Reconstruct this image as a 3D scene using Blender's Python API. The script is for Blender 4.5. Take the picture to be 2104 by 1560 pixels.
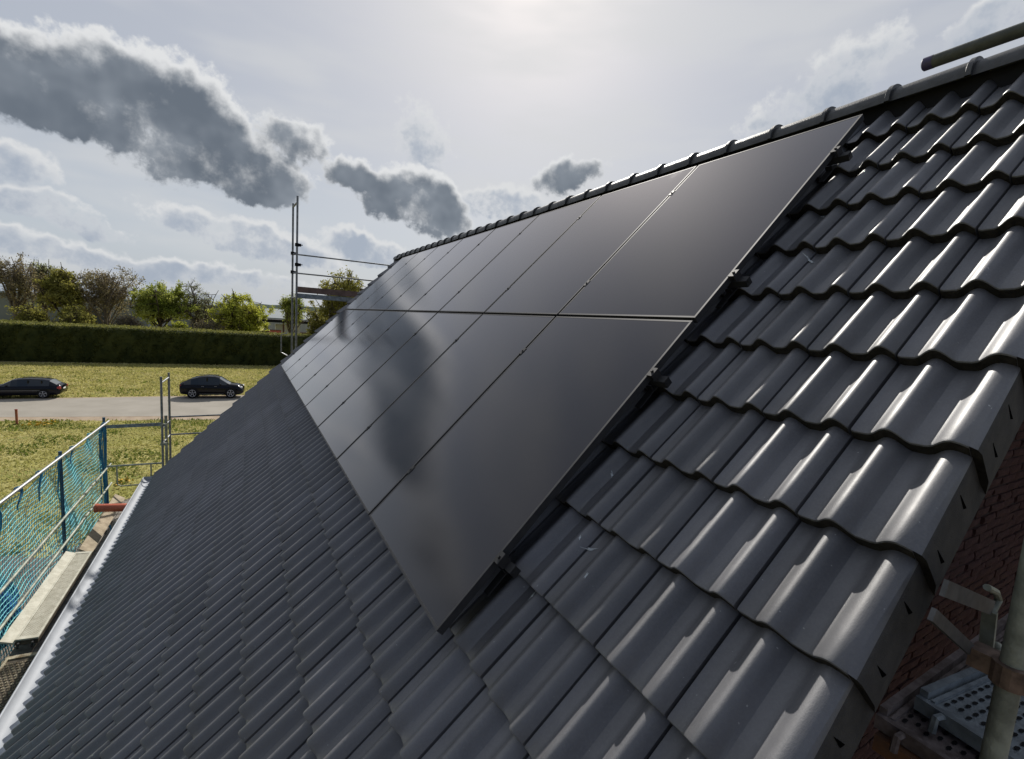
import bpy, math, random
import numpy as np
from mathutils import Vector, Matrix

for o in list(bpy.data.objects): bpy.data.objects.remove(o, do_unlink=True)
scn = bpy.context.scene
COL = scn.collection
rng = random.Random(7)

# ------------------------------------------------------------------ camera
IMG_W, IMG_H, FPX = 2104.0, 1560.0, 961.539
CAM = Vector((-0.62434, -1.53870, 7.4))
RIGHT = Vector((0.869619, -0.489406, 0.065149))
DOWN = Vector((-0.001495, -0.134564, -0.990904))
FWD = Vector((0.493721, 0.861611, -0.117751))
cd = bpy.data.cameras.new('camera'); cam = bpy.data.objects.new('camera', cd); COL.objects.link(cam)
m = Matrix((RIGHT, -DOWN, -FWD)).transposed().to_4x4(); m.translation = CAM
cam.matrix_world = m
cd.sensor_fit = 'HORIZONTAL'; cd.sensor_width = 36.0; cd.lens = FPX / IMG_W * 36.0
cd.clip_start = 0.05; cd.clip_end = 6000
scn.camera = cam

def ray(px, py):
    return RIGHT * ((px - IMG_W / 2) / FPX) + DOWN * ((py - IMG_H / 2) / FPX) + FWD
def at(px, py, axis, val):
    r = ray(px, py); return CAM + r * ((val - CAM[axis]) / r[axis])
def pix(p):
    q = Vector(p) - CAM; d = q.dot(FWD)
    return IMG_W / 2 + FPX * q.dot(RIGHT) / d, IMG_H / 2 + FPX * q.dot(DOWN) / d, d

# ------------------------------------------------------------------ light
SUN_AZ, SUN_EL = math.radians(29.8), math.radians(39.4)
SUN = Vector((math.sin(SUN_AZ) * math.cos(SUN_EL), math.cos(SUN_AZ) * math.cos(SUN_EL), math.sin(SUN_EL)))
sl = bpy.data.lights.new('sun', 'SUN'); sl.energy = 4.8; sl.angle = math.radians(0.9); sl.color = (1.0, 0.95, 0.87)
so = bpy.data.objects.new('sun', sl); COL.objects.link(so)
so.rotation_euler = SUN.to_track_quat('Z', 'Y').to_euler(); so.location = (10, 30, 30)
scn.view_settings.view_transform = 'Standard'; scn.view_settings.look = 'None'
scn.view_settings.exposure = 0.12; scn.view_settings.gamma = 1.0
scn.view_settings.use_curve_mapping = False
scn.render.engine = 'CYCLES'
scn.cycles.use_denoising = True
scn.cycles.max_bounces = 6; scn.cycles.transparent_max_bounces = 8

class NT:
    """small helper that writes node expressions"""
    def __init__(s, tree): s.t = tree; s.n = tree.nodes; s.l = tree.links
    def put(s, sock, v):
        if hasattr(v, 'is_output'): s.l.new(v, sock)
        elif v is not None: sock.default_value = v
    def math(s, op, a, b=None, c=None, clamp=False):
        n = s.n.new('ShaderNodeMath'); n.operation = op; n.use_clamp = clamp
        s.put(n.inputs[0], a); s.put(n.inputs[1], b)
        if c is not None: s.put(n.inputs[2], c)
        return n.outputs[0]
    def vec(s, op, a, b=None, scale=None):
        n = s.n.new('ShaderNodeVectorMath'); n.operation = op
        s.put(n.inputs[0], a)
        if b is not None: s.put(n.inputs[1], b)
        if scale is not None: s.put(n.inputs['Scale'], scale)
        return n.outputs['Value'] if op in ('DOT_PRODUCT', 'LENGTH') else n.outputs[0]
    def noise(s, v, scale, detail=4, rough=0.55, col=False, dist=0.0):
        n = s.n.new('ShaderNodeTexNoise'); s.put(n.inputs['Vector'], v)
        n.inputs['Scale'].default_value = scale; n.inputs['Detail'].default_value = detail
        n.inputs['Roughness'].default_value = rough; n.inputs['Distortion'].default_value = dist
        return n.outputs['Color'] if col else n.outputs['Fac']
    def ss(s, x, lo, hi, a=0.0, b=1.0):
        n = s.n.new('ShaderNodeMapRange'); n.interpolation_type = 'SMOOTHSTEP'
        s.put(n.inputs[0], x); n.inputs[1].default_value = lo; n.inputs[2].default_value = hi
        n.inputs[3].default_value = a; n.inputs[4].default_value = b
        return n.outputs[0]
    def mix(s, f, a, b, blend='MIX'):
        n = s.n.new('ShaderNodeMix'); n.data_type = 'RGBA'; n.blend_type = blend
        s.put(n.inputs[0], f)
        s.put(n.inputs[6], a if hasattr(a, 'is_output') else (*a, 1)); s.put(n.inputs[7], b if hasattr(b, 'is_output') else (*b, 1))
        return n.outputs[2]
    def node(s, t): return s.n.new(t)

# ------------------------------------------------------------------ sky: veiled spring sky with cumulus banks
world = bpy.data.worlds.new('World'); scn.world = world; world.use_nodes = True
T = NT(world.node_tree); T.n.clear()
out = T.node('ShaderNodeOutputWorld'); bg = T.node('ShaderNodeBackground'); T.l.new(bg.outputs[0], out.inputs[0])
bg.inputs[1].default_value = 0.1
sky = T.node('ShaderNodeTexSky'); sky.sky_type = 'NISHITA'; sky.sun_disc = False
sky.sun_elevation = SUN_EL; sky.sun_rotation = SUN_AZ; sky.altitude = 100; sky.air_density = 1.0; sky.dust_density = 3.0; sky.ozone_density = 1.0
tc = T.node('ShaderNodeTexCoord'); D = tc.outputs['Generated']
sep = T.node('ShaderNodeSeparateXYZ'); T.l.new(D, sep.inputs[0]); DZ = sep.outputs[2]
half = (0.5, 0.5, 0.5)
w1 = T.vec('SCALE', T.vec('SUBTRACT', T.noise(D, 6, 1, 0.5, True), half), scale=0.065)
w2 = T.vec('SCALE', T.vec('SUBTRACT', T.noise(D, 24, 2, 0.6, True), half), scale=0.045)
DW = T.vec('ADD', T.vec('ADD', D, w1), w2)
f1 = T.math('SUBTRACT', T.noise(D, 13, 5, 0.6), 0.5)
f2 = T.math('SUBTRACT', T.noise(D, 60, 3, 0.65), 0.5)
def blob_field(blobs, shift):
    val = dark = None
    for (px, py, rx, ry, rot, w) in blobs:
        c = ray(px, py).normalized(); cr, sr = math.cos(math.radians(rot)), math.sin(math.radians(rot))
        a = ray(px + rx * cr, py + rx * sr).normalized() - c
        b = ray(px + ry * sr, py - ry * cr).normalized() - c
        a2 = a / a.length_squared; b2 = b / b.length_squared
        u = T.math('SUBTRACT', T.vec('DOT_PRODUCT', DW, tuple(a2)), a2.dot(c))
        v = T.math('SUBTRACT', T.vec('DOT_PRODUCT', DW, tuple(b2)), b2.dot(c))
        front = T.math('GREATER_THAN', T.vec('DOT_PRODUCT', D, tuple(c)), 0.2)
        u2 = T.math('MULTIPLY', u, u)
        def one(vv):
            r2 = T.math('ADD', u2, T.math('MULTIPLY', vv, vv))
            x = T.math('MAXIMUM', T.math('MULTIPLY', T.math('SUBTRACT', 1.0, r2), w), -2.0)
            return T.math('ADD', T.math('MULTIPLY', T.math('ADD', x, 2.0), front), -2.0)
        a_, b_ = one(v), one(T.math('ADD', v, shift))
        val = a_ if val is None else T.math('SMOOTH_MAX', val, a_, 0.25)
        dark = b_ if dark is None else T.math('SMOOTH_MAX', dark, b_, 0.25)
    return val, dark
# px, py, rx, ry, rotation, weight : where the photograph's cloud banks stand (turned into directions)
DARK = [(110, 172, 300, 108, 7, 1.5), (340, 235, 240, 140, 12, 1.6), (455, 318, 200, 88, 5, 1.6), (600, 292, 95, 55, 5, 1.1),
        (735, 366, 70, 44, 12, 1.0), (850, 412, 130, 78, 16, 1.4), (1165, 360, 95, 50, -5, 1.0), (-620, -150, 380, 90, 0, 0.8)]
SOFT = [(150, 438, 165, 36, 6, 0.95), (505, 488, 205, 44, 12, 1.0), (755, 515, 95, 32, 8, 0.9), (60, 348, 85, 40, 15, 0.6),
        (300, 540, 430, 30, 5, 0.7), (885, 285, 95, 75, 30, 0.45), (1680, 190, 240, 85, -25, 0.8), (1030, 425, 140, 38, 0, 0.8), (2060, 30, 100, 70, 0, 0.8)]
dv, dd = blob_field(DARK, 0.22)
sv, sd = blob_field(SOFT, 0.30)
# base: hazy Nishita plus thin high veil, brighter round the veiled sun
sund = T.vec('DOT_PRODUCT', D, tuple(SUN))
sund = T.math('MAXIMUM', sund, 0.0)
g1 = T.math('POWER', sund, 7.0); g2 = T.math('POWER', sund, 55.0)
elev = T.ss(DZ, 0.0, 0.45)
veil = T.mix(elev, (4.5, 5.0, 5.6), (4.1, 4.4, 5.0))
veil = T.mix(T.ss(DZ, 0.45, 0.95), veil, (3.3, 3.7, 4.5))
veil = T.mix(T.ss(T.vec('DOT_PRODUCT', D, tuple(SUN)), -0.35, 0.55), (0.95, 1.35, 2.4), veil)   # clearer, bluer sky away from the sun
base = T.mix(0.86, sky.outputs[0], veil)
streakv = T.vec('MULTIPLY', D, (1.2, 1.2, 5.0))
st = T.math('SUBTRACT', T.noise(streakv, 2.6, 3, 0.55), 0.5)
base = T.mix(T.ss(st, -0.12, 0.22, 0.0, 0.55), base, (6.0, 6.1, 6.2))
glow = T.math('ADD', T.math('MULTIPLY', g1, 0.15), T.math('MULTIPLY', g2, 0.12))
gl = T.node('ShaderNodeCombineXYZ')
T.l.new(glow, gl.inputs[0]); T.l.new(glow, gl.inputs[1]); T.l.new(T.math('MULTIPLY', glow, 0.92), gl.inputs[2])
base = T.vec('ADD', base, gl.outputs[0])
f0 = T.math('SUBTRACT', T.noise(D, 5.5, 3, 0.55), 0.5)
def shaped(v, cap, a0, a1, a2):
    """blob field flattened to a plateau, then broken up by noise of three sizes"""
    v = T.math('SMOOTH_MIN', v, cap, 0.25)
    return T.math('ADD', v, T.math('ADD', T.math('MULTIPLY', f0, a0), T.math('ADD', T.math('MULTIPLY', f1, a1), T.math('MULTIPLY', f2, a2))))
# soft, brighter clouds
sa = T.ss(shaped(sv, 0.48, 0.5, 1.9, 0.9), 0.0, 0.50, 0.0, 0.88)
scol = T.mix(T.ss(shaped(sd, 0.45, 0.4, 1.2, 0.3), 0.08, 0.70), (6.6, 6.7, 6.8), (3.3, 3.8, 4.6))
c1 = T.mix(sa, base, scol)
# dark backlit cumulus with bright rims
da = T.ss(shaped(dv, 1.0, 0.5, 2.6, 1.1), 0.0, 0.55)
dsh = T.ss(shaped(dd, 1.0, 1.1, 2.0, 0.4), 0.0, 0.92)
core = T.mix(T.ss(T.math('ADD', T.noise(D, 9, 3, 0.6), T.math('MULTIPLY', f0, 0.6)), 0.34, 0.72), (1.3, 1.55, 1.9), (2.4, 2.7, 3.1))
dcol = T.mix(dsh, (6.9, 7.0, 7.1), core)
c2 = T.mix(da, c1, dcol)
T.l.new(c2, bg.inputs[0])
world.cycles.sampling_method = 'NONE'

# ------------------------------------------------------------------ helpers
def tag(o, label=None, cat=None, group=None, kind=None):
    if label: o['label'] = label
    if cat: o['category'] = cat
    if group: o['group'] = group
    if kind: o['kind'] = kind
    return o
def empty(name, loc=(0, 0, 0), label=None, cat=None, group=None):
    o = bpy.data.objects.new(name, None); COL.objects.link(o); o.location = loc; o.empty_display_size = 0.1
    return tag(o, label, cat, group)
def basis(d):
    d = Vector(d).normalized(); h = Vector((0, 0, 1)) if abs(d.z) < 0.9 else Vector((1, 0, 0))
    u = d.cross(h).normalized(); return u, d.cross(u).normalized()
class MB:
    def __init__(s): s.v = []; s.f = []
    def quad(s, pts):
        i = len(s.v); s.v += [tuple(p) for p in pts]; s.f.append(tuple(range(i, i + len(pts))))
    def box(s, c, size, rot=None):
        c = Vector(c); hx, hy, hz = size[0] / 2, size[1] / 2, size[2] / 2
        i = len(s.v)
        for z in (-hz, hz):
            for x, y in ((-hx, -hy), (hx, -hy), (hx, hy), (-hx, hy)):
                p = Vector((x, y, z))
                if rot: p = rot @ p
                s.v.append(tuple(c + p))
        for q in ((3, 2, 1, 0), (4, 5, 6, 7), (0, 1, 5, 4), (1, 2, 6, 5), (2, 3, 7, 6), (3, 0, 4, 7)): s.f.append(tuple(i + k for k in q))
        return s
    def bar(s, a, b, w, h, up=(0, 0, 1)):
        a, b = Vector(a), Vector(b); d = (b - a).normalized(); up = Vector(up)
        x = d.cross(up).normalized(); y = x.cross(d).normalized()
        rot = Matrix((x, d, y)).transposed()
        return s.box((a + b) / 2, (w, (b - a).length, h), rot)
    def tube(s, pts, r, n=10, cap=True, r2=None):
        pts = [Vector(p) for p in pts]; k = len(pts); i0 = len(s.v)
        for j, p in enumerate(pts):
            d = pts[min(j + 1, k - 1)] - pts[max(j - 1, 0)]
            if j == 0: u, w = basis(d)
            else:
                dn_ = d.normalized(); u = (u - dn_ * u.dot(dn_)).normalized(); w = dn_.cross(u)
            rr = r if r2 is None else r + (r2 - r) * j / max(k - 1, 1)
            for q in range(n):
                a = 2 * math.pi * q / n; s.v.append(tuple(p + u * (rr * math.cos(a)) + w * (rr * math.sin(a))))
        for j in range(k - 1):
            for q in range(n):
                a = i0 + j * n + q; b = i0 + j * n + (q + 1) % n
                s.f.append((a, b, b + n, a + n))
        if cap:
            s.f.append(tuple(i0 + q for q in range(n))[::-1]); s.f.append(tuple(i0 + (k - 1) * n + q for q in range(n)))
        return s
    def lathe(s, prof, c, axis, n=20):
        """prof: (radius, offset along axis)"""
        axis = Vector(axis).normalized(); u, w = basis(axis); c = Vector(c); i0 = len(s.v)
        for r, h in prof:
            for q in range(n):
                a = 2 * math.pi * q / n; s.v.append(tuple(c + axis * h + u * (r * math.cos(a)) + w * (r * math.sin(a))))
        for j in range(len(prof) - 1):
            for q in range(n):
                a = i0 + j * n + q; b = i0 + j * n + (q + 1) % n; s.f.append((a, b, b + n, a + n))
        return s
    def mesh(s, name, origin=(0, 0, 0)):
        o = Vector(origin); me = bpy.data.meshes.new(name)
        me.from_pydata([tuple(Vector(v) - o) for v in s.v], [], s.f); me.update(); return me
    def build(s, name, mat, parent=None, smooth=False, origin=None, ang=35):
        og = origin if origin is not None else (parent.location if parent is not None else (0, 0, 0))
        return link(name, s.mesh(name, og), mat, parent, smooth, ang)
def link(name, me, mat=None, parent=None, smooth=False, ang=35):
    if mat is not None and not me.materials: me.materials.append(mat)
    if smooth:
        for p in me.polygons: p.use_smooth = True
        me.set_sharp_from_angle(angle=math.radians(ang))
    o = bpy.data.objects.new(name, me); COL.objects.link(o)
    if parent is not None: o.parent = parent
    return o
def np_mesh(name, V, F, mat, parent=None, smooth=False):
    """V (n,3) array, F (m,k) array of equal-sized faces"""
    me = bpy.data.meshes.new(name); V = np.asarray(V, np.float32); F = np.asarray(F, np.int32)
    me.vertices.add(len(V)); me.vertices.foreach_set('co', V.ravel())
    me.loops.add(F.size); me.loops.foreach_set('vertex_index', F.ravel())
    me.polygons.add(len(F)); me.polygons.foreach_set('loop_start', np.arange(0, F.size, F.shape[1], dtype=np.int32))
    me.update(calc_edges=True); me.validate()
    return link(name, me, mat, parent, smooth)

# ------------------------------------------------------------------ materials
def mat(name, col, rough=0.6, metal=0.0, spec=0.5, var=0.0, scale=8.0, col2=None, bump=0.0, bscale=60.0, rvar=0.0, coat=0.0, coord='Object', ior=None):
    m_ = bpy.data.materials.new(name); m_.use_nodes = True; t = NT(m_.node_tree); p = t.n['Principled BSDF']
    p.inputs['Roughness'].default_value = rough; p.inputs['Metallic'].default_value = metal
    p.inputs['Specular IOR Level'].default_value = spec; p.inputs['Coat Weight'].default_value = coat
    p.inputs['Coat Roughness'].default_value = 0.08
    if ior: p.inputs['IOR'].default_value = ior
    tcn = t.node('ShaderNodeTexCoord'); v = tcn.outputs[coord]
    if var > 0 or col2:
        f = t.noise(v, scale, 6, 0.6)
        f = t.ss(f, 0.3, 0.7)
        c2_ = col2 if col2 else tuple(min(1, x * (1 + var)) for x in col)
        c1_ = col if col2 else tuple(x * (1 - var) for x in col)
        t.l.new(t.mix(f, c1_, c2_), p.inputs['Base Color'])
    else: p.inputs['Base Color'].default_value = (*col, 1)
    if rvar > 0:
        t.l.new(t.ss(t.noise(v, scale * 2.3, 5), 0.3, 0.7, rough - rvar, rough + rvar), p.inputs['Roughness'])
    if bump > 0:
        b = t.node('ShaderNodeBump'); b.inputs['Strength'].default_value = bump; b.inputs['Distance'].default_value = 0.01
        t.l.new(t.noise(v, bscale, 5, 0.65), b.inputs['Height']); t.l.new(b.outputs[0], p.inputs['Normal'])
    return m_

def tile_material():
    m_ = bpy.data.materials.new('concrete_tile'); m_.use_nodes = True; t = NT(m_.node_tree); p = t.n['Principled BSDF']
    g = t.node('ShaderNodeNewGeometry'); P = g.outputs['Position']
    oi = t.node('ShaderNodeObjectInfo')
    n1 = t.noise(P, 3.0, 5, 0.6); n2 = t.noise(P, 140.0, 4, 0.7); n3 = t.noise(P, 18.0, 6, 0.7)
    c = t.mix(t.ss(n1, 0.3, 0.7), (0.052, 0.053, 0.062), (0.080, 0.081, 0.092))
    c = t.mix(t.ss(n2, 0.35, 0.75, 0.0, 0.5), c, (0.110, 0.111, 0.122))
    c = t.mix(t.ss(n3, 0.62, 0.80, 0.0, 0.4), c, (0.10, 0.098, 0.098))
    sp = t.noise(P, 75.0, 1, 0.5); c = t.mix(t.ss(sp, 0.785, 0.82, 0.0, 0.7), c, (0.36, 0.36, 0.36))     # chalky scuffs
    hv = t.node('ShaderNodeHueSaturation'); t.l.new(c, hv.inputs['Color'])
    t.l.new(t.ss(oi.outputs['Random'], 0, 1, 0.78, 1.24), hv.inputs['Value'])
    t.l.new(hv.outputs[0], p.inputs['Base Color'])
    t.l.new(t.ss(n3, 0.3, 0.75, 0.54, 0.64), p.inputs['Roughness'])
    p.inputs['Specular IOR Level'].default_value = 1.0; p.inputs['Coat Weight'].default_value = 0.6; p.inputs['Coat Roughness'].default_value = 0.46
    b = t.node('ShaderNodeBump'); b.inputs['Strength'].default_value = 0.45; b.inputs['Distance'].default_value = 0.002
    t.l.new(t.noise(P, 300.0, 3, 0.75), b.inputs['Height']); t.l.new(b.outputs[0], p.inputs['Normal'])
    return m_
M_TILE = tile_material()
M_EDGE = mat('dark_tile_edge', (0.022, 0.020, 0.018), 0.9, spec=0.15, var=0.4, scale=40, bump=0.6, bscale=180)  # front faces and flap ends, darker than the tile
M_FLAP = mat('matt_flap', (0.045, 0.044, 0.044), 0.85, spec=0.25, col2=(0.070, 0.067, 0.064), scale=14, bump=0.5, bscale=260)
M_RIDGE = mat('ridge_tile_engobe', (0.040, 0.041, 0.042), 0.48, spec=0.6, var=0.3, scale=12, rvar=0.08, bump=0.2, bscale=150)
M_DARK = mat('dark_underlay', (0.012, 0.012, 0.013), 0.9, spec=0.2, var=0.3)
def glass_material():
    m_ = bpy.data.materials.new('panel_glass'); m_.use_nodes = True; t = NT(m_.node_tree)
    tcn = t.node('ShaderNodeTexCoord'); v = tcn.outputs['Object']
    df = t.node('ShaderNodeBsdfDiffuse'); t.l.new(t.mix(t.ss(t.noise(v, 2.2, 4, 0.6), 0.3, 0.7), (0.003, 0.003, 0.005), (0.006, 0.005, 0.007)), df.inputs[0])
    b = t.node('ShaderNodeBump'); b.inputs['Strength'].default_value = 0.02; b.inputs['Distance'].default_value = 0.002; t.l.new(t.noise(v, 7.0, 3, 0.5), b.inputs['Height'])
    g1 = t.node('ShaderNodeBsdfGlossy'); g1.distribution = 'BECKMANN'; t.l.new(b.outputs[0], g1.inputs['Normal'])
    t.l.new(t.ss(t.noise(v, 4.0, 5, 0.65), 0.3, 0.7, 0.125, 0.145), g1.inputs['Roughness']); g1.inputs[0].default_value = (1.0, 0.985, 1.0, 1)
    g2 = t.node('ShaderNodeBsdfGlossy'); g2.distribution = 'BECKMANN'; g2.inputs['Roughness'].default_value = 0.5; g2.inputs[0].default_value = (1.0, 0.95, 0.99, 1)
    fr = t.node('ShaderNodeFresnel'); fr.inputs[0].default_value = 1.44
    F = t.math('SUBTRACT', 1.0, t.math('POWER', t.math('SUBTRACT', 1.0, fr.outputs[0]), 1.5))   # both faces of the cover glass
    mg = t.node('ShaderNodeMixShader'); mg.inputs[0].default_value = 0.02; t.l.new(g1.outputs[0], mg.inputs[1]); t.l.new(g2.outputs[0], mg.inputs[2])
    mx = t.node('ShaderNodeMixShader'); t.l.new(F, mx.inputs[0]); t.l.new(df.outputs[0], mx.inputs[1]); t.l.new(mg.outputs[0], mx.inputs[2])
    t.l.new(mx.outputs[0], t.n['Material Output'].inputs[0]); t.n.remove(t.n['Principled BSDF'])
    return m_
M_GLASS = glass_material()
M_FRAME = mat('black_anodised_frame', (0.04, 0.041, 0.045), 0.62, metal=0.35, var=0.15, scale=20)
M_RAIL = mat('black_rail', (0.025, 0.025, 0.027), 0.6, metal=0.3, var=0.2)
M_ALU = mat('bare_aluminium', (0.55, 0.55, 0.56), 0.35, metal=1.0, var=0.15, scale=30)
M_ZINC = mat('galvanised_tube', (0.19, 0.20, 0.21), 0.45, metal=0.55, var=0.35, scale=14, rvar=0.12, bump=0.15, bscale=90)
M_ZINC_OLD = mat('weathered_tube', (0.16, 0.17, 0.14), 0.6, metal=0.3, col2=(0.34, 0.36, 0.30), scale=9, bump=0.3, bscale=70)
M_GUTTER = mat('bright_zinc_gutter', (0.35, 0.37, 0.40), 0.6, metal=0.0, spec=0.3, var=0.06, scale=5)
M_WOOD = mat('weathered_board', (0.26, 0.21, 0.145), 0.8, spec=0.2, col2=(0.42, 0.35, 0.25), scale=9, bump=0.5, bscale=50)
M_WOOD2 = mat('grey_deck_board', (0.13, 0.115, 0.10), 0.85, spec=0.2, col2=(0.27, 0.24, 0.21), scale=12, bump=0.5, bscale=60)
M_PLANK = mat('dusty_deck_plank', (0.38, 0.36, 0.29), 0.7, spec=0.3, col2=(0.52, 0.50, 0.42), scale=10, bump=0.3, bscale=60)
M_PLANK2 = mat('soiled_deck_plank', (0.20, 0.15, 0.09), 0.8, spec=0.2, col2=(0.42, 0.38, 0.28), scale=16, bump=0.6, bscale=60)
M_PLANKD = mat('plank_dark_body', (0.085, 0.072, 0.055), 0.85, spec=0.1, var=0.3, scale=14)  # darker plank body, shows between the paler ribs and studs
M_STEEL = mat('steel_deck', (0.22, 0.25, 0.27), 0.5, metal=0.45, var=0.3, scale=16, rvar=0.1, bump=0.2)
M_RUST = mat('rusty_deck', (0.10, 0.075, 0.065), 0.75, metal=0.2, col2=(0.24, 0.20, 0.19), scale=14, bump=0.4)
M_ORANGE = mat('orange_drain_pipe', (0.46, 0.10, 0.045), 0.45, var=0.15, scale=6)
M_BLUE = mat('blue_tarp', (0.015, 0.10, 0.33), 0.5, var=0.3, scale=10)
M_NET = mat('teal_net_cord', (0.13, 0.46, 0.56), 0.7, col2=(0.20, 0.58, 0.58), scale=2.5)
M_NETB = mat('blue_net_band', (0.02, 0.12, 0.24), 0.75, col2=(0.03, 0.22, 0.34), scale=9)
M_BRICK = mat('clinker_brick', (0.046, 0.022, 0.020), 0.85, spec=0.15, col2=(0.088, 0.043, 0.038), scale=9, bump=1.0, bscale=60, coord='Object')
M_MORTAR = mat('mortar', (0.055, 0.040, 0.036), 0.9, spec=0.1, var=0.3, scale=30, bump=0.5)

# ------------------------------------------------------------------ setting: ground, lawn, road
def ground_mat(name, a, b, c, s1, s2, s3, bump=0.6, bscale=6.0, bdist=0.12):
    m_ = bpy.data.materials.new(name); m_.use_nodes = True; t = NT(m_.node_tree); p = t.n['Principled BSDF']
    P = t.node('ShaderNodeNewGeometry').outputs['Position']
    x = t.mix(t.ss(t.noise(P, s1, 6, 0.62), 0.38, 0.62), a, b)
    x = t.mix(t.ss(t.noise(P, s2, 6, 0.68), 0.50, 0.68, 0.0, 0.8), x, c)
    x = t.mix(t.ss(t.noise(P, s3, 4, 0.7), 0.40, 0.75, 0.0, 0.5), x, tuple(k * 0.35 for k in a))
    t.l.new(x, p.inputs['Base Color']); p.inputs['Roughness'].default_value = 0.95; p.inputs['Specular IOR Level'].default_value = 0.1
    bn = t.node('ShaderNodeBump'); bn.inputs['Strength'].default_value = bump; bn.inputs['Distance'].default_value = bdist
    t.l.new(t.noise(P, bscale, 6, 0.7), bn.inputs['Height']); t.l.new(bn.outputs[0], p.inputs['Normal'])
    return m_
M_FIELD = ground_mat('meadow', (0.28, 0.27, 0.080), (0.42, 0.37, 0.155), (0.15, 0.20, 0.040), 0.22, 0.5, 3.0)
M_ROAD = mat('pale_dusty_asphalt', (0.25, 0.228, 0.192), 0.9, spec=0.2, col2=(0.30, 0.275, 0.235), scale=0.5, bump=0.25, bscale=30)
M_SAND = mat('sandy_shoulder', (0.27, 0.205, 0.15), 0.95, spec=0.1, col2=(0.36, 0.29, 0.21), scale=1.6, bump=0.6, bscale=14)
M_GRAVEL = ground_mat('builders_gravel', (0.27, 0.23, 0.19), (0.19, 0.165, 0.14), (0.13, 0.135, 0.05), 0.9, 0.35, 8.0, 0.9, 18.0, 0.08)
def sheet(name, pts, mt, kind='structure'):
    b = MB(); b.quad(pts); return tag(b.build(name, mt), kind=kind)
gv = []; gf = []
sheet('ground', [(-1500, -400, 0), (1500, -400, 0), (1500, 3000, 0), (-1500, 3000, 0)], M_FIELD)
sheet('road', [(-120, 43.6 + 3, 0.012), (-120, 39.5 + 14, 0.012)][:0] + [(-120, 52.0, 0.012), (-60, 44.5, 0.012), (-15, 36.9, 0.012), (-3, 34.9, 0.012), (8, 34.2, 0.012), (60, 34.0, 0.012), (60, 43.0, 0.012), (-5, 42.9, 0.012), (-15, 42.9, 0.012), (-60, 50.0, 0.012), (-120, 59.0, 0.012)], M_ROAD)
sheet('road_shoulder', [(-60, 43.4, 0.006), (-15, 35.8, 0.006), (-3, 33.6, 0.006), (8, 33.0, 0.006), (60, 32.8, 0.006), (60, 34.6, 0.006), (8, 34.8, 0.006), (-3, 35.5, 0.006), (-15, 37.5, 0.006), (-60, 45.0, 0.006)], M_SAND)
sheet('far_shoulder', [(-60, 49.6, 0.006), (-15, 42.6, 0.006), (-5, 42.6, 0.006), (60, 42.7, 0.006), (60, 43.35, 0.006), (-5, 43.25, 0.006), (-15, 43.25, 0.006), (-60, 50.6, 0.006)], M_SAND)
sheet('hedge_strip', [(-75, 71.0, 0.006), (25, 63.7, 0.006), (25, 64.3, 0.006), (-75, 71.6, 0.006)], M_SAND)
# gravel strip round the house
gp = [(45, -1.6), (45, 12.4), (-2.0, 12.4), (-3.6, 20.5), (-4.9, 19.6), (-4.6, 16.6), (-5.6, 15.6), (-7.4, 16.6), (-10, 15.5), (-12, 10), (-12, -1.6)]
M_DARKGND = mat('bounce_cut_ground', (0.090, 0.073, 0.056), 0.95, spec=0.1, col2=(0.15, 0.125, 0.10), scale=0.8, bump=0.8, bscale=6)
sheet('unseen_dark_ground', [(-45, -70, 0.005), (45, -70, 0.005), (45, -1.55, 0.005), (-12, -1.55, 0.005), (-30, -6, 0.005)], M_DARKGND)  # added dark ground out of view, cuts bounce light on verge and tiles
sheet('gravel_yard', [(x, y, 0.008) for x, y in gp][::-1], M_GRAVEL)

# ------------------------------------------------------------------ house
PS, PC, Z0 = 0.7120236, 0.7021556, 6.229123          # sine and cosine of the roof pitch, height of the roof frame
def roofw(v, y, n): return Vector((v * PC - n * PS, y, v * PS + n * PC + Z0))
ROOF = Matrix(((PC, 0, -PS, 0), (0, 1, 0, 0), (PS, 0, PC, Z0), (0, 0, 0, 1)))
Y_NEAR, Y_FAR, GAUGE, V0, TW = -1.078, 10.922, 0.3505, 0.357, 0.30
K0, K1 = -11, 9
house = empty('brick_house', (2.8, 5.0, 0), 'dark tiled gable house carrying the solar panels, brick walls under the verge', 'house')
HL = Vector((2.8, 5.0, 0))
WALL_Y0, WALL_Y1, WALL_X0, WALL_X1 = -0.62, 10.62, -1.95, 7.55
XR = 2.80                                              # ridge line
def roof_z(x): return Z0 + ((x - 0.25 * PS) / PC) * PS - 0.25 * PC   # underside of the west slope
b = MB()
for y in (WALL_Y0, WALL_Y1): pass
e0 = roof_z(WALL_X0); rz = roof_z(XR)
prof = [(WALL_X0, 0), (WALL_X1, 0), (WALL_X1, e0), (XR, rz), (WALL_X0, e0)]
i = len(b.v); b.v += [(x, WALL_Y0, z) for x, z in prof] + [(x, WALL_Y1, z) for x, z in prof]
b.f += [(0, 1, 2, 3, 4), (9, 8, 7, 6, 5), (0, 4, 9, 5), (1, 6, 7, 2)]
wall = b.build('wall', M_MORTAR, house)
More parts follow.
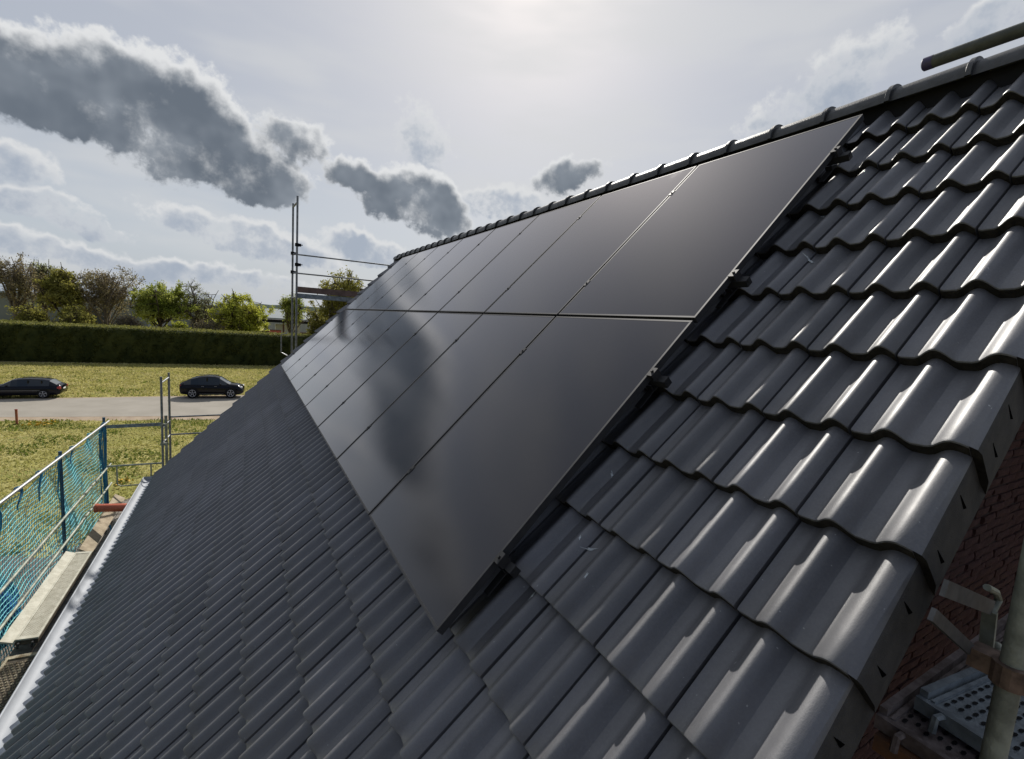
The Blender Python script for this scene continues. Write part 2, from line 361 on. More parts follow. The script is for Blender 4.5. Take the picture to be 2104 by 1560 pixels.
# the roof body: underlay slab of both slopes
b = MB()
vR = (XR + -0.17 * PS) / PC
b.v += [tuple(roofw(v, y, n)) for n in (-0.205, -0.285) for (v, y) in ((-3.44, Y_NEAR + 0.03), (vR, Y_NEAR + 0.03), (vR, Y_FAR - 0.03), (-3.44, Y_FAR - 0.03))]
b.f += [(0, 1, 2, 3), (7, 6, 5, 4), (0, 4, 5, 1), (1, 5, 6, 2), (2, 6, 7, 3), (3, 7, 4, 0)]
roof = b.build('roof', M_DARK, house)
bpy.context.view_layer.update()
b = MB()                                               # east slope, out of sight behind the ridge
def mirror(p): return (2 * XR - p[0], p[1], p[2])
for n0, n1 in ((-0.115, -0.265),):
    q = [mirror(roofw(v, y, n)) for n in (n0, n1) for (v, y) in ((-3.47, Y_NEAR), (vR - 0.03, Y_NEAR), (vR - 0.03, Y_FAR), (-3.47, Y_FAR))]
    i = len(b.v); b.v += q; b.f += [tuple(i + k for k in f) for f in ((3, 2, 1, 0), (4, 5, 6, 7), (1, 5, 4, 0), (2, 6, 5, 1), (3, 7, 6, 2), (0, 4, 7, 3))]
b.build('east_slope', M_TILE, house)

# --- one roof tile: double roll, proud front edge, side step at the joint. local axes = roof axes
def prof_n(y, verge=0):
    """asymmetric rolls: steep towards the far gable with a crease, long smooth fall towards the near one"""
    h = 0.0
    if verge < 0 and y < 0.038: return -0.043 * 0.30 * ((0.038 - y) / 0.038) ** 2
    for c in (0.038, 0.188, -0.112, 0.338):
        t = y - c
        if 0 <= t < 0.060: h = max(h, (0.5 + 0.5 * math.cos(math.pi * t / 0.060)) ** 0.85 if t < 0.044 else 0.2047 * ((0.060 - t) / 0.016))
        elif -0.052 < t < 0: h = max(h, (0.5 + 0.5 * math.cos(math.pi * t / 0.052)) ** 0.75)
    return -0.047 * (1 - h) - 0.002 * math.sin(math.pi * ((y - 0.098) % 0.15) / 0.15)
LEN, DROP, TH = 0.40, 0.045, 0.047
def tile_arrays(width=0.2935, flap=0, ny=32):
    """returns verts, faces(list), face material index"""
    ys = [width * j / ny for j in range(ny + 1)]
    rows = ((-0.002, -0.0075), (0.0, -0.0025), (0.006, 0.0), (0.10, 0.0), (LEN, 0.0))
    V, F, MI = [], [], []
    for a, dn_ in rows:
        for y in ys: V.append((a, y, prof_n(y, flap) + dn_ - DROP * max(a, 0) / GAUGE))
    n = ny + 1
    for r in range(len(rows) - 1):
        for j in range(ny):
            F.append((r * n + j, (r + 1) * n + j, (r + 1) * n + j + 1, r * n + j + 1)); MI.append(0)
    # front face and underside lip
    i0 = len(V)
    for y in ys: V.append((0.0, y, prof_n(y, flap) - TH))
    for y in ys: V.append((0.07, y, prof_n(y, flap) - TH - 0.004))
    for j in range(ny):
        F.append((j, j + 1, i0 + j + 1, i0 + j)); MI.append(1)
        F.append((i0 + j, i0 + j + 1, i0 + n + j + 1, i0 + n + j)); MI.append(1)
    # side faces
    for e, rev in ((0, False), (ny, True)):
        i1 = len(V); y = ys[e]
        for a, dn_ in rows: V.append((a, y, prof_n(y, flap) + dn_ - DROP * max(a, 0) / GAUGE - TH))
        for r in range(len(rows) - 1):
            q = (r * n + e, i1 + r, i1 + r + 1, (r + 1) * n + e); F.append(q[::-1] if rev else q); MI.append(0)
    if flap:
        yy = 0.0 if flap < 0 else width; sg = -1 if flap < 0 else 1
        e = 0 if flap < 0 else ny
        # rounded shoulder then hanging flap, outer face tapered so that each flap laps the next one
        ring = []
        for a in (0.0, 0.06, 0.2, LEN):
            off = 0.024 - 0.020 * a / GAUGE; nt = prof_n(yy, flap) - DROP * a / GAUGE
            ring.append([(a, yy, nt), (a, yy + sg * off * 0.7, nt - 0.010), (a, yy + sg * off, nt - 0.028), (a, yy + sg * (off + 0.001), -0.160), (a, yy + sg * 0.012, -0.228), (a, yy + sg * -0.004, -0.228), (a, yy + sg * -0.004, -0.06)])
        i2 = len(V); k = 7
        for rg in ring: V += rg
        for r in range(3):
            for j in range(k - 1):
                q = (i2 + r * k + j, i2 + r * k + j + 1, i2 + (r + 1) * k + j + 1, i2 + (r + 1) * k + j)
                F.append(q if flap > 0 else q[::-1]); MI.append(2 if j >= 1 else 0)
        cap_ = tuple(i2 + j for j in range(k)); F.append(cap_ if flap < 0 else cap_[::-1]); MI.append(1)
    return V, F, MI
def tile_mesh(name, **kw):
    V, F, MI = tile_arrays(**kw); me = bpy.data.meshes.new(name); me.from_pydata(V, [], F); me.update()
    me.materials.append(M_TILE); me.materials.append(M_EDGE); me.materials.append(M_FLAP)
    me.polygons.foreach_set('material_index', MI)
    for p in me.polygons: p.use_smooth = True
    me.set_sharp_from_angle(angle=math.radians(38)); me.update(); return me
ME_TILE = tile_mesh('roof_tile'); ME_VERGE = tile_mesh('verge_tile', flap=-1)
LB = Matrix.Translation(-HL) @ ROOF                   # roof frame inside the house empty
ncol = int(round((Y_FAR - Y_NEAR) / TW))
cells = []
for k in range(K0, K1 + 1):
    for j in range(ncol):
        v, y = V0 + GAUGE * k, Y_NEAR + TW * j
        under = v > -0.10 and v + GAUGE < 3.50 and y > 0.02 and y + TW < 9.20
        p = roofw(v + 0.17, y + 0.15, -0.12); px, py, d = pix(p)
        seen = d > 0 and -60 < px < 2160 and -60 < py < 1620
        cells.append((0 if (seen and not under) else 1, d if d > 0 else 99, k, j, v, y))
cells.sort()
rt = random.Random(3)
SV, SF, SM = [], [], []
baseV, baseF, baseM = tile_arrays(ny=24); bn_ = len(baseV); farV, farF, farM = tile_arrays(ny=24, flap=1); nrV, nrF, nrM = tile_arrays(ny=24, flap=-1)
roof_inv = Matrix.Identity(4)
for idx, (hid, d, k, j, v, y) in enumerate(cells):
    dv_, dy_, dn_ = rt.uniform(-0.0015, 0.0015), rt.uniform(-0.001, 0.001), rt.uniform(-0.0015, 0.0012)
    rx = rt.uniform(-0.004, 0.004)
    if hid == 0 and idx < 300 and j != ncol - 1:
        o = bpy.data.objects.new('verge_tile' if j == 0 else 'roof_tile', ME_VERGE if j == 0 else ME_TILE); COL.objects.link(o)
        o.parent = roof
        o.matrix_local = LB @ Matrix.Translation((v + dv_, y + dy_, -0.10 + dn_)) @ Matrix.Rotation(rx, 4, 'X')
    else:
        sv_, sf_, sm_ = (farV, farF, farM) if j == ncol - 1 else ((nrV, nrF, nrM) if j == 0 else (baseV, baseF, baseM))
        i = len(SV)
        SV += [tuple(LB @ Vector((a + v + dv_, b_ + y + dy_, c_ - 0.10 + dn_))) for a, b_, c_ in sv_]
        SF += [tuple(q + i for q in f) for f in sf_]; SM += sm_
me = bpy.data.meshes.new('tile_field'); me.from_pydata(SV, [], SF); me.update()
me.materials.append(M_TILE); me.materials.append(M_EDGE); me.materials.append(M_FLAP); me.polygons.foreach_set('material_index', SM)
tf = link('tile_field', me, None, roof, True, 38); tag(tf, kind='stuff')
# dark drip slots in the hanging flaps of the near verge
slot = MB(); slot.v += [(0.002, 0, 0.038), (0.012, 0, -0.036), (-0.003, 0, -0.020), (0.002, 0.004, 0.038), (0.012, 0.004, -0.036), (-0.003, 0.004, -0.020)]
slot.f += [(0, 1, 2), (5, 4, 3), (0, 3, 4, 1), (1, 4, 5, 2), (2, 5, 3, 0)]
ME_SLOT = slot.mesh('flap_slot'); ME_SLOT.materials.append(mat('open_slot', (0.003, 0.003, 0.003), 1.0, spec=0.0))
for k in range(-1, 6):
    for a in (0.07, 0.235):
        o = bpy.data.objects.new('flap_slot', ME_SLOT); COL.objects.link(o); o.parent = roof
        v = V0 + GAUGE * k + a + rt.uniform(-0.02, 0.02)
        af = v - (V0 + GAUGE * k); o.matrix_local = LB @ Matrix.Translation((v, Y_NEAR - (0.025 - 0.020 * af / GAUGE) - 0.0012, -0.215))
# chalk scuffs left on single tiles by the roofers
M_SCUFF = mat('chalk_scuff', (0.42, 0.45, 0.47), 0.9, spec=0.1, var=0.3, scale=80)
for px, py, ln, wd, ang in ((1215, 1130, 0.050, 0.010, -0.9), (1203, 1117, 0.02, 0.006, 0.4), (1258, 976, 0.025, 0.008, 0.6), (1095, 1223, 0.04, 0.012, 0.2), (1662, 534, 0.06, 0.010, 1.0), (1668, 540, 0.035, 0.006, 1.2), (1690, 446, 0.03, 0.006, 1.0), (1205, 1183, 0.025, 0.006, 0.1)):
    r_ = ray(px, py); nv = Vector((-PS, 0, PC)); hh = -0.13
    for _ in range(6):
        tt = (hh - (CAM - Vector((0, 0, Z0))).dot(nv)) / r_.dot(nv); P_ = CAM + r_ * tt - Vector((0, 0, Z0)); vv, yy = P_.x * PC + P_.z * PS, P_.y
        k_ = math.floor((vv - V0) / GAUGE); hh = -0.10 + prof_n((yy - Y_NEAR) % TW) - DROP * ((vv - V0) - k_ * GAUGE) / GAUGE
    b = MB(); pts = []
    for q in range(10):
        a = 2 * math.pi * q / 10; rr_ = 0.5 + 0.25 * math.sin(3.7 * q + px); x_, y_ = ln * rr_ * math.cos(a), wd * rr_ * math.sin(a); a1, a2 = x_ * math.cos(ang) - y_ * math.sin(ang), x_ * math.sin(ang) + y_ * math.cos(ang)
        h2 = -0.10 + prof_n((yy + a2 - Y_NEAR) % TW) - DROP * ((vv + a1 - V0) - k_ * GAUGE) / GAUGE
        pts.append(roofw(vv + a1, yy + a2, h2 + 0.0022))
    b.quad(pts); b.build('scuff_mark', M_SCUFF, roof, origin=HL)
# ridge caps: tapered half rounds, the wide collar towards the near gable
def cap_mesh():
    b = MB(); n = 16; rows = ((0.0, 1.12), (0.022, 1.12), (0.030, 1.01), (0.40, 0.92)); L0 = len(b.v)
    def arc(y, s, thick=0.0):
        out_ = []
        for q in range(n + 1):
            a = math.pi * (q / n) ; r = (0.106 - thick) * s
            out_.append((-r * math.cos(a), y, (r * 1.02) * math.sin(a) ** 0.85))
        return out_
    for y, s in rows: b.v += arc(y, s)
    for r in range(len(rows) - 1):
        for q in range(n):
            a = r * (n + 1) + q; b.f.append((a, a + 1, a + n + 2, a + n + 1))
    i = len(b.v); b.v += arc(0.0, 1.12, 0.022); b.v += arc(0.3, 0.95, 0.022)
    for q in range(n):
        b.f.append((q + 1, q, i + q, i + q + 1)); b.f.append((i + q + 1, i + q, i + n + 1 + q, i + n + 2 + q))
    me = b.mesh('ridge_tile'); me.materials.append(M_RIDGE)
    for p in me.polygons: p.use_smooth = True
    me.set_sharp_from_angle(angle=math.radians(40)); return me
ME_CAP = cap_mesh(); CAPZ = 8.856
ridge_n = 0
y = -1.11
while y < 10.7:
    o = bpy.data.objects.new('ridge_tile', ME_CAP); COL.objects.link(o); o.parent = roof
    o.matrix_local = Matrix.Translation(Vector((XR, y, CAPZ + rt.uniform(-0.002, 0.002))) - HL) @ Matrix.Rotation(rt.uniform(-0.006, 0.006), 4, 'Z'); y += 0.363
# ridge roll under the caps
b = MB(); b.box((XR, 4.92, CAPZ - 0.06), (0.09, 12.0, 0.16)); b.build('ridge_batten', M_DARK, roof, origin=HL)
# fascia under the verge and eaves board
b = MB(); b.bar(roofw(-3.40, Y_NEAR + 0.05, -0.33), roofw(vR - 0.1, Y_NEAR + 0.05, -0.33), 0.03, 0.13, up=(-PS, 0, PC)); b.build('verge_board', M_DARK, roof, origin=HL)
b = MB(); b.box((-2.24, 4.92, 3.47), (0.03, 11.8, 0.2)); b.build('eaves_board', M_WOOD2, roof, origin=HL)
# soffit from wall to verge
# gutter
b = MB(); gx, gz, gr = -2.495, 3.53, 0.092; n = 14
for y in (-1.12, 11.03):
    for r in (gr, gr - 0.004):
        for q in range(n + 1):
            a = math.pi + math.pi * q / n; b.v.append((gx + r * math.cos(a), y, gz + r * math.sin(a)))
S = n + 1
for q in range(n):
    b.f.append((q, q + 1, 2 * S + q + 1, 2 * S + q)); b.f.append((S + q + 1, S + q, 3 * S + q, 3 * S + q + 1))
gut = b.build('gutter', M_GUTTER, house, True)
b = MB(); b.tube([(gx - gr, -1.12, gz + 0.004), (gx - gr, 11.03, gz + 0.004)], 0.010, 8); b.build('gutter_bead', M_GUTTER, gut, True, origin=HL)
b = MB(); b.quad([(gx + gr * math.cos(math.pi + math.pi * q / n), 11.03, gz + gr * math.sin(math.pi + math.pi * q / n)) for q in range(n + 1)]); b.build('gutter_end', M_GUTTER, gut, origin=HL)
b = MB(); b.v += [(-2.40, -1.1, 3.535), (-2.40, 11.0, 3.535), (-2.24, 11.0, 3.64), (-2.24, -1.1, 3.64)]; b.f.append((0, 1, 2, 3)); b.build('eaves_flashing', M_GUTTER, house)
# pale comb teeth closing the tile troughs along the eaves
ct = MB(); ct.box((0, 0, 0), (0.006, 0.062, 0.034)); ME_COMB = ct.mesh('comb_tooth'); ME_COMB.materials.append(mat('pale_comb', (0.42, 0.45, 0.42), 0.7, var=0.1, scale=9))
for j in range(ncol):
    for c_ in (0.115, 0.265):
        y_ = Y_NEAR + TW * j + c_
        if y_ < 2.0: continue
        o = bpy.data.objects.new('comb_tooth', ME_COMB); COL.objects.link(o); o.parent = roof
        o.matrix_local = LB @ Matrix.Translation((V0 + GAUGE * K0 - 0.004, y_, -0.10 - 0.043 - TH - 0.012)) @ Matrix.Rotation(rt.uniform(-0.1, 0.1), 4, 'X')
# clinker bricks of the near gable that the camera can see
rb = random.Random(5); BRICKS = []
for q in range(6):                                    # rough faced bricks, six casts
    bk = MB(); nx_, nz_ = 5, 3
    for z in range(nz_):
        for x in range(nx_):
            ed = x in (0, nx_ - 1) or z in (0, nz_ - 1)
            bk.v.append((0.106 * (x / 2 - 1) + rb.uniform(-0.004, 0.004), -0.014 + (0.006 if ed else 0) + rb.uniform(-0.004, 0.004), 0.0225 * (z - 1) + rb.uniform(-0.0025, 0.0025)))
    for z in range(nz_ - 1):
        for x in range(nx_ - 1): a = z * nx_ + x; bk.f.append((a, a + 1, a + nx_ + 1, a + nx_))
    n0 = len(bk.v); rim = [x for x in range(nx_)] + [nx_ * z + nx_ - 1 for z in range(1, nz_)] + [nx_ * (nz_ - 1) + x for x in range(nx_ - 2, -1, -1)] + [nx_ * z for z in range(nz_ - 2, 0, -1)]
    for a in rim: v_ = bk.v[a]; bk.v.append((v_[0], 0.01, v_[2]))
    for a in range(len(rim)): b2 = (a + 1) % len(rim); bk.f.append((rim[b2], rim[a], n0 + a, n0 + b2))
    me = bk.mesh('brick'); me.materials.append(M_BRICK); BRICKS.append(me)
cand = []
for r in range(0, 175):
    z = 0.05 + r * 0.0545
    for q in range(-10, 34):
        x = q * 0.225 + (0.1125 if r % 2 else 0)
        if x < WALL_X0 + 0.13 or x > WALL_X1 - 0.13 or z > (roof_z(x) if x < XR else roof_z(2 * XR - x)) - 0.02: continue
        px, py, d = pix((x, WALL_Y0, z))
        # hidden above the hanging flaps of the verge
        hit = CAM + (Vector((x, WALL_Y0, z)) - CAM) * ((-1.09 - CAM.y) / (WALL_Y0 - CAM.y)); nn = -(hit.x * PS) + (hit.z - Z0) * PC
        if d > 0.1 and 1700 < px < 2130 and 700 < py < 1590 and nn < -0.29: cand.append((d, x, z))
cand.sort(); SV, SF = [], []
for i_, (d, x, z) in enumerate(cand):
    me = rb.choice(BRICKS); mtx = Matrix.Translation(Vector((x, WALL_Y0 + rb.uniform(-0.005, 0.004), z)) - HL) @ Matrix.Rotation(rb.uniform(-0.06, 0.06), 4, 'X') @ Matrix.Rotation(rb.uniform(-0.03, 0.03), 4, 'Z')
    if i_ < 300:
        o = bpy.data.objects.new('brick', me); COL.objects.link(o); o.parent = wall; o.matrix_local = mtx
    else:
        k_ = len(SV); SV += [tuple(mtx @ v_.co) for v_ in me.vertices]; SF += [tuple(k_ + q for q in p.vertices) for p in me.polygons]
if SV:
    me = bpy.data.meshes.new('brick_field'); me.from_pydata(SV, [], SF); me.update(); tag(link('brick_field', me, M_BRICK, wall), kind='stuff')
print('bricks', len(cand))

# ------------------------------------------------------------------ solar panels: two rows of eight
PW, PG, PH, RP, PT = 1.134, 0.020, 1.746, 1.7665, 0.035
def panel_parts():
    g = MB(); g.box((PH / 2, PW / 2, -0.004), (PH - 0.022, PW - 0.022, 0.006)); me_g = g.mesh('glass'); me_g.materials.append(M_GLASS)
    fr = MB(); w = 0.011
    fr.box((w / 2, PW / 2, -PT / 2), (w, PW, PT)); fr.box((PH - w / 2, PW / 2, -PT / 2), (w, PW, PT))
    fr.box((PH / 2, w / 2, -PT / 2 - 0.0004), (PH - 2 * w - 0.0006, w, PT)); fr.box((PH / 2, PW - w / 2, -PT / 2 - 0.0004), (PH - 2 * w - 0.0006, w, PT))
    me_f = fr.mesh('frame'); me_f.materials.append(M_FRAME)
    bk_ = MB(); bk_.box((PH / 2, PW / 2, -0.012), (PH - 0.024, PW - 0.024, 0.004)); me_b = bk_.mesh('backsheet'); me_b.materials.append(M_DARK)
    return (('glass', me_g), ('frame', me_f), ('backsheet', me_b))
PP = panel_parts()
ORD = ['nearest', 'second', 'third', 'fourth', 'fifth', 'sixth', 'seventh', 'farthest']
for row in range(2):
    for j in range(8):
        rn = 'lower row' if row == 0 else 'upper row'
        if j == 0: lb = 'black solar panel at the near end of the %s, beside the bare tiles' % rn
        elif j == 7: lb = 'black solar panel at the far end of the %s, by the far gable' % rn
        else: lb = 'black solar panel, %s from the bare tiles in the %s' % (ORD[j], rn)
        e = empty('solar_panel', label=lb, cat='solar panel', group='solar panels on the roof')
        e.matrix_world = ROOF @ Matrix.Translation((row * RP, j * (PW + PG) , rt.uniform(-0.0008, 0.0008)))
        for nm, me in PP:
            o = bpy.data.objects.new(nm, me); COL.objects.link(o); o.parent = e
RAILS = [(0.352, 'lowest'), (1.398, 'second lowest'), (2.092, 'second highest'), (3.150, 'highest')]
hook = MB(); hook.box((-0.03, 0, -0.100), (0.16, 0.035, 0.006)); hook.box((0.0, 0, -0.088), (0.006, 0.035, 0.03)); ME_HOOK = hook.mesh('roof_hook'); ME_HOOK.materials.append(M_RAIL)
clampm = MB(); clampm.box((0, 0, 0.0015), (0.055, 0.030, 0.003)); clampm.box((0, 0, -0.02), (0.05, 0.014, 0.04)); clampm.lathe([(0.0001, 0.009), (0.006, 0.009), (0.006, 0.003)], (0, 0, 0), (0, 0, 1), 6); ME_CL = clampm.mesh('mid_clamp'); ME_CL.materials.append(M_RAIL)
endm = MB(); endm.box((0, -0.012, 0.0015), (0.05, 0.034, 0.003)); endm.box((0, -0.027, -0.018), (0.05, 0.006, 0.04)); endm.box((0, -0.018, -0.036), (0.05, 0.022, 0.005)); endm.lathe([(0.0001, 0.012), (0.007, 0.012), (0.007, 0.003)], (0, -0.014, 0), (0, 0, 1), 6); ME_EN = endm.mesh('end_clamp'); ME_EN.materials.append(M_RAIL)
endc = MB(); endc.box((0, 0, 0), (0.036, 0.004, 0.038)); endc.box((0.0, -0.003, 0.004), (0.016, 0.004, 0.012)); ME_EC = endc.mesh('end_cap'); ME_EC.materials.append(M_RAIL)
for v, nm in RAILS:
    e = empty('mounting_rail', label='black mounting rail under the panels, %s of the four' % nm, cat='mounting rail', group='mounting rails')
    e.matrix_world = ROOF @ Matrix.Translation((v, 0, 0))
    b = MB(); b.box((0, 4.60, -0.056), (0.038, 9.34, 0.038)); b.build('rail', M_RAIL, e, origin=(0, 0, 0))
    for j in range(1, 8):
        o = bpy.data.objects.new('mid_clamp', ME_CL); COL.objects.link(o); o.parent = e; o.location = (0, j * (PW + PG) - PG / 2, 0)
    for s_, y in ((1, 0.0), (-1, 8 * (PW + PG) - PG)):
        o = bpy.data.objects.new('end_clamp', ME_EN); COL.objects.link(o); o.parent = e; o.location = (0, y, 0); o.scale = (1, s_, 1)
    o = bpy.data.objects.new('end_cap', ME_EC); COL.objects.link(o); o.parent = e; o.location = (0, -0.072, -0.056)
    for q in range(10):
        o = bpy.data.objects.new('roof_hook', ME_HOOK); COL.objects.link(o); o.parent = e; o.location = (-0.03, 0.03 + q * 0.98, 0)

# ------------------------------------------------------------------ scaffolding
TR = 0.0242
def coupler(parent, p, name='coupler', mt=None, s=1.0):
    b = MB(); p = Vector(p)
    b.lathe([(0.031 * s, -0.03 * s), (0.036 * s, -0.028 * s), (0.036 * s, 0.028 * s), (0.031 * s, 0.03 * s)], p, (0, 0, 1), 12)
    b.box(p + Vector((0.045 * s, 0.0, 0)), (0.05 * s, 0.035 * s, 0.05 * s)); b.tube([p + Vector((0.03 * s, 0.03 * s, 0)), p + Vector((0.10 * s, 0.03 * s, 0.012))], 0.009 * s, 6)
    return b.build(name, mt or M_ZINC_OLD, parent)
def pole(parent, a, bb, name='standard', mt=None, r=TR, n=12):
    b = MB(); b.tube([a, bb], r, n); return b.build(name, mt or M_ZINC, parent, True)
# far gable scaffold
g = empty('gable_scaffold', (0.45, 11.55, 0), 'grey steel scaffold rising behind the far gable, with brown toe board and guard rails', 'scaffold')
for x, y, top in ((0.45, 11.22, 10.10), (0.41, 11.92, 10.05), (3.02, 11.22, 8.9), (3.02, 11.92, 9.0)):
    pole(g, (x, y, 0), (x, y, top))
for z in (9.96, 7.70): pole(g, (0.45, 11.22, z), (0.41, 11.92, z), 'transom', r=0.02)
for z in (8.80, 8.33):
    pole(g, (0.41, 11.87, z), (3.02, 11.87, z), 'guard_rail', r=0.019)
    coupler(g, (0.45, 11.22, z + 0.16), mt=M_DARK, s=1.3); coupler(g, (0.41, 11.92, z + 0.02), mt=M_DARK, s=1.3)
b = MB(); b.box((1.73, 11.83, 7.92), (2.5, 0.03, 0.15)); b.build('toe_board', mat('red_brown_toe_board', (0.15, 0.095, 0.075), 0.8, var=0.3, scale=6), g)
for i in range(2):
    b = MB(); b.box((1.73, 11.40 + i * 0.33, 7.78), (2.52, 0.31, 0.05)); b.box((1.73, 11.40 + i * 0.33 - 0.15, 7.745), (2.5, 0.012, 0.1)); b.build('deck', M_STEEL, g)
b = MB(); b.tube([(0.30, 11.92, 6.78), (0.16, 11.92, 6.74), (0.16, 11.92, 6.28), (0.30, 11.92, 6.20)], 0.016, 8); b.build('guard_loop', M_ZINC, g, True)
b = MB(); b.box((1.4, 11.55, 5.72), (2.0, 0.62, 0.06)); b.build('lower_deck', M_STEEL, g)
# scaffold corner beyond the eaves
g2 = empty('corner_scaffold', (-2.28, 11.6, 0), 'pair of upright steel scaffold posts at the far end of the eaves', 'scaffold')
for x, y, top in ((-2.28, 11.30, 5.72), (-2.21, 11.90, 5.74)): pole(g2, (x, y, 0), (x, y, top))
pole(g2, (-2.245, 11.60, 0), (-2.245, 11.60, 4.78), r=0.03, mt=M_ZINC_OLD)
for z in (5.58, 4.55, 4.20): pole(g2, (-2.28, 11.30, z), (-2.21, 11.90, z + 0.05), 'transom', r=0.018)
for z in (4.68, 4.25): pole(g2, (-2.21, 11.9, z), (0.41, 11.9, z + 0.02), 'guard_rail', r=0.019)
b = MB(); b.bar((-3.26, 11.30, 4.63), (-2.30, 11.30, 4.64), 0.012, 0.075); b.build('flat_rail', M_ZINC, g2)
b = MB(); b.tube([(-2.30, 11.3, 3.74), (-3.27, 11.3, 3.75)], 0.020, 8); b.tube([(-3.10, 11.3, 3.74), (-3.10, 11.3, 3.33), (-3.04, 11.3, 3.28), (-2.4, 11.3, 3.28)], 0.015, 8); b.tube([(-2.50, 11.3, 3.74), (-2.50, 11.3, 3.28)], 0.015, 8); b.build('guard_frame', M_ZINC_OLD, g2, True)
for z in (4.62, 4.18): coupler(g2, (-2.28, 11.30, z), s=1.1)
# eaves scaffold with net posts
g3 = empty('eaves_scaffold', (-3.3, 6, 0), 'steel eaves scaffold outside the gutter with posts and pale top rail', 'scaffold')
NX = -3.30
M_POSTB = mat('blue_post', (0.03, 0.075, 0.13), 0.5, metal=0.3, col2=(0.05, 0.12, 0.18), scale=8)
for y, top in ((11.5, 4.80), (8.72, 4.80), (5.75, 4.86), (2.9, 4.9), (0.3, 4.9)):
    pole(g3, (NX - 0.03, y, 0), (NX - 0.03, y, top), 'net_post', mt=M_POSTB, r=0.026)
    pole(g3, (-2.72, y, 0), (-2.72, y, 2.85), 'inner_post')
    pole(g3, (NX, y, 2.72), (-2.72, y, 2.72), 'transom', r=0.02)
pole(g3, (NX, -1.5, 4.93), (NX, 11.75, 4.66), 'top_rail', mt=M_ALU, r=0.022)
for z in (3.72, 3.28): pole(g3, (NX + 0.04, -1.0, z), (NX + 0.04, 11.6, z), 'guard_rail', mt=M_ZINC_OLD, r=0.019)
# safety net on the posts
nb = np.random.default_rng(4)
YS = np.arange(-1.0, 11.53, 0.075); ZS = np.arange(2.62, 4.74, 0.08)
NV, NF = [], []
def ribbon(P, r):
    """three-sided cord along the points P"""
    P = np.asarray(P); k = len(P); i0 = len(NV)
    for q in range(3):
        a = 2 * math.pi * q / 3
        for p in P: NV.append((p[0] + r * math.cos(a), p[1] + r * 0.6 * math.sin(a), p[2] + r * math.sin(a + 0.7)))
    for q in range(3):
        for j in range(k - 1):
            a = i0 + q * k + j; c = i0 + ((q + 1) % 3) * k + j; NF.append((a, a + 1, c + 1, c))
def net_pt(y, z):
    bay = abs(math.sin(math.pi * (y - 0.3) / 2.8)); t_ = (4.72 - z) / 2.1
    return (NX - 0.07 - 0.10 * bay * math.sin(math.pi * min(max(t_, 0), 1)) + 0.02 * math.sin(5 * y + 7 * z), y, z - 0.06 * bay * (1 - t_) + 0.012 * math.sin(9 * y + 3 * z) + (y - 5) * -0.018)
for z in ZS: ribbon([net_pt(y, z + 0.01 * math.sin(13 * z)) for y in np.arange(-1.0, 11.53, 0.2)], 0.0100)
for y in YS: ribbon([net_pt(y + 0.012 * math.sin(17 * y + 9 * z), z) for z in np.arange(2.62, 4.74, 0.14)], 0.0060)
net = empty('safety_net', (NX, 6, 0), 'teal and blue mesh safety net hung along the eaves scaffold', 'net')
o = np_mesh('mesh_cords', np.array(NV) - np.array([NX, 6, 0]), np.array(NF), M_NET, net)
rr = random.Random(9)
for y in (11.42, 10.35, 9.3, 8.6, 7.75, 7.0, 6.35, 5.6, 4.8, 4.0):
    b = MB(); p0 = Vector((NX - 0.02, y, 4.78 - (y - 5) * 0.018)); L = rr.uniform(0.28, 0.6)
    pts = [p0 + Vector((0.03 * math.sin(3 * t_ + y), 0.06 * math.sin(5 * t_ + 2 * y), -L * t_)) for t_ in (0, .25, .5, .75, 1)]
    b.tube([p0 + Vector((0.032 * math.cos(a), 0.02 * math.sin(2 * a), 0.032 * math.sin(a))) for a in np.linspace(0, 6.2, 9)], 0.011, 5)
    b.tube(pts, 0.018, 5, r2=0.008); b.build('net_tie', M_NETB if rr.random() < 0.7 else M_NET, net)
b = MB()                                              # bunched selvedge at the far post
for q in range(7):
    b.tube([(NX - 0.04 + 0.05 * math.sin(q * 2 + t_), 11.47 - 0.03 * q + 0.04 * math.sin(3 * t_ + q), 4.62 - 1.9 * t_) for t_ in np.linspace(0, 1, 12)], 0.010, 4)
b.build('bunched_edge', M_NETB, net)
# blue tarpaulin bundle outside the net
bv, bf = [], []; nu, nv_ = 26, 18; BC = at(2, 1250, 0, -3.66)
for i in range(nu + 1):
    for j in range(nv_):
        t_ = i / nu; a = 2 * math.pi * j / nv_; r = 0.26 * math.sin(math.pi * min(1, 0.08 + t_ * 0.9)) ** 0.5 * (1 + 0.22 * math.sin(3 * a + 6 * t_) + 0.12 * math.sin(7 * a - 9 * t_))
        bv.append((BC.x + r * math.cos(a) * 0.7, BC.y + r * math.sin(a), BC.z - 0.55 + 0.95 * t_))
for i in range(nu):
    for j in range(nv_): bf.append((i * nv_ + j, i * nv_ + (j + 1) % nv_, (i + 1) * nv_ + (j + 1) % nv_, (i + 1) * nv_ + j))
tag(np_mesh('tarpaulin_bundle', bv, bf, M_BLUE, None, True), 'bright blue crumpled tarpaulin bundle behind the net', 'tarpaulin')
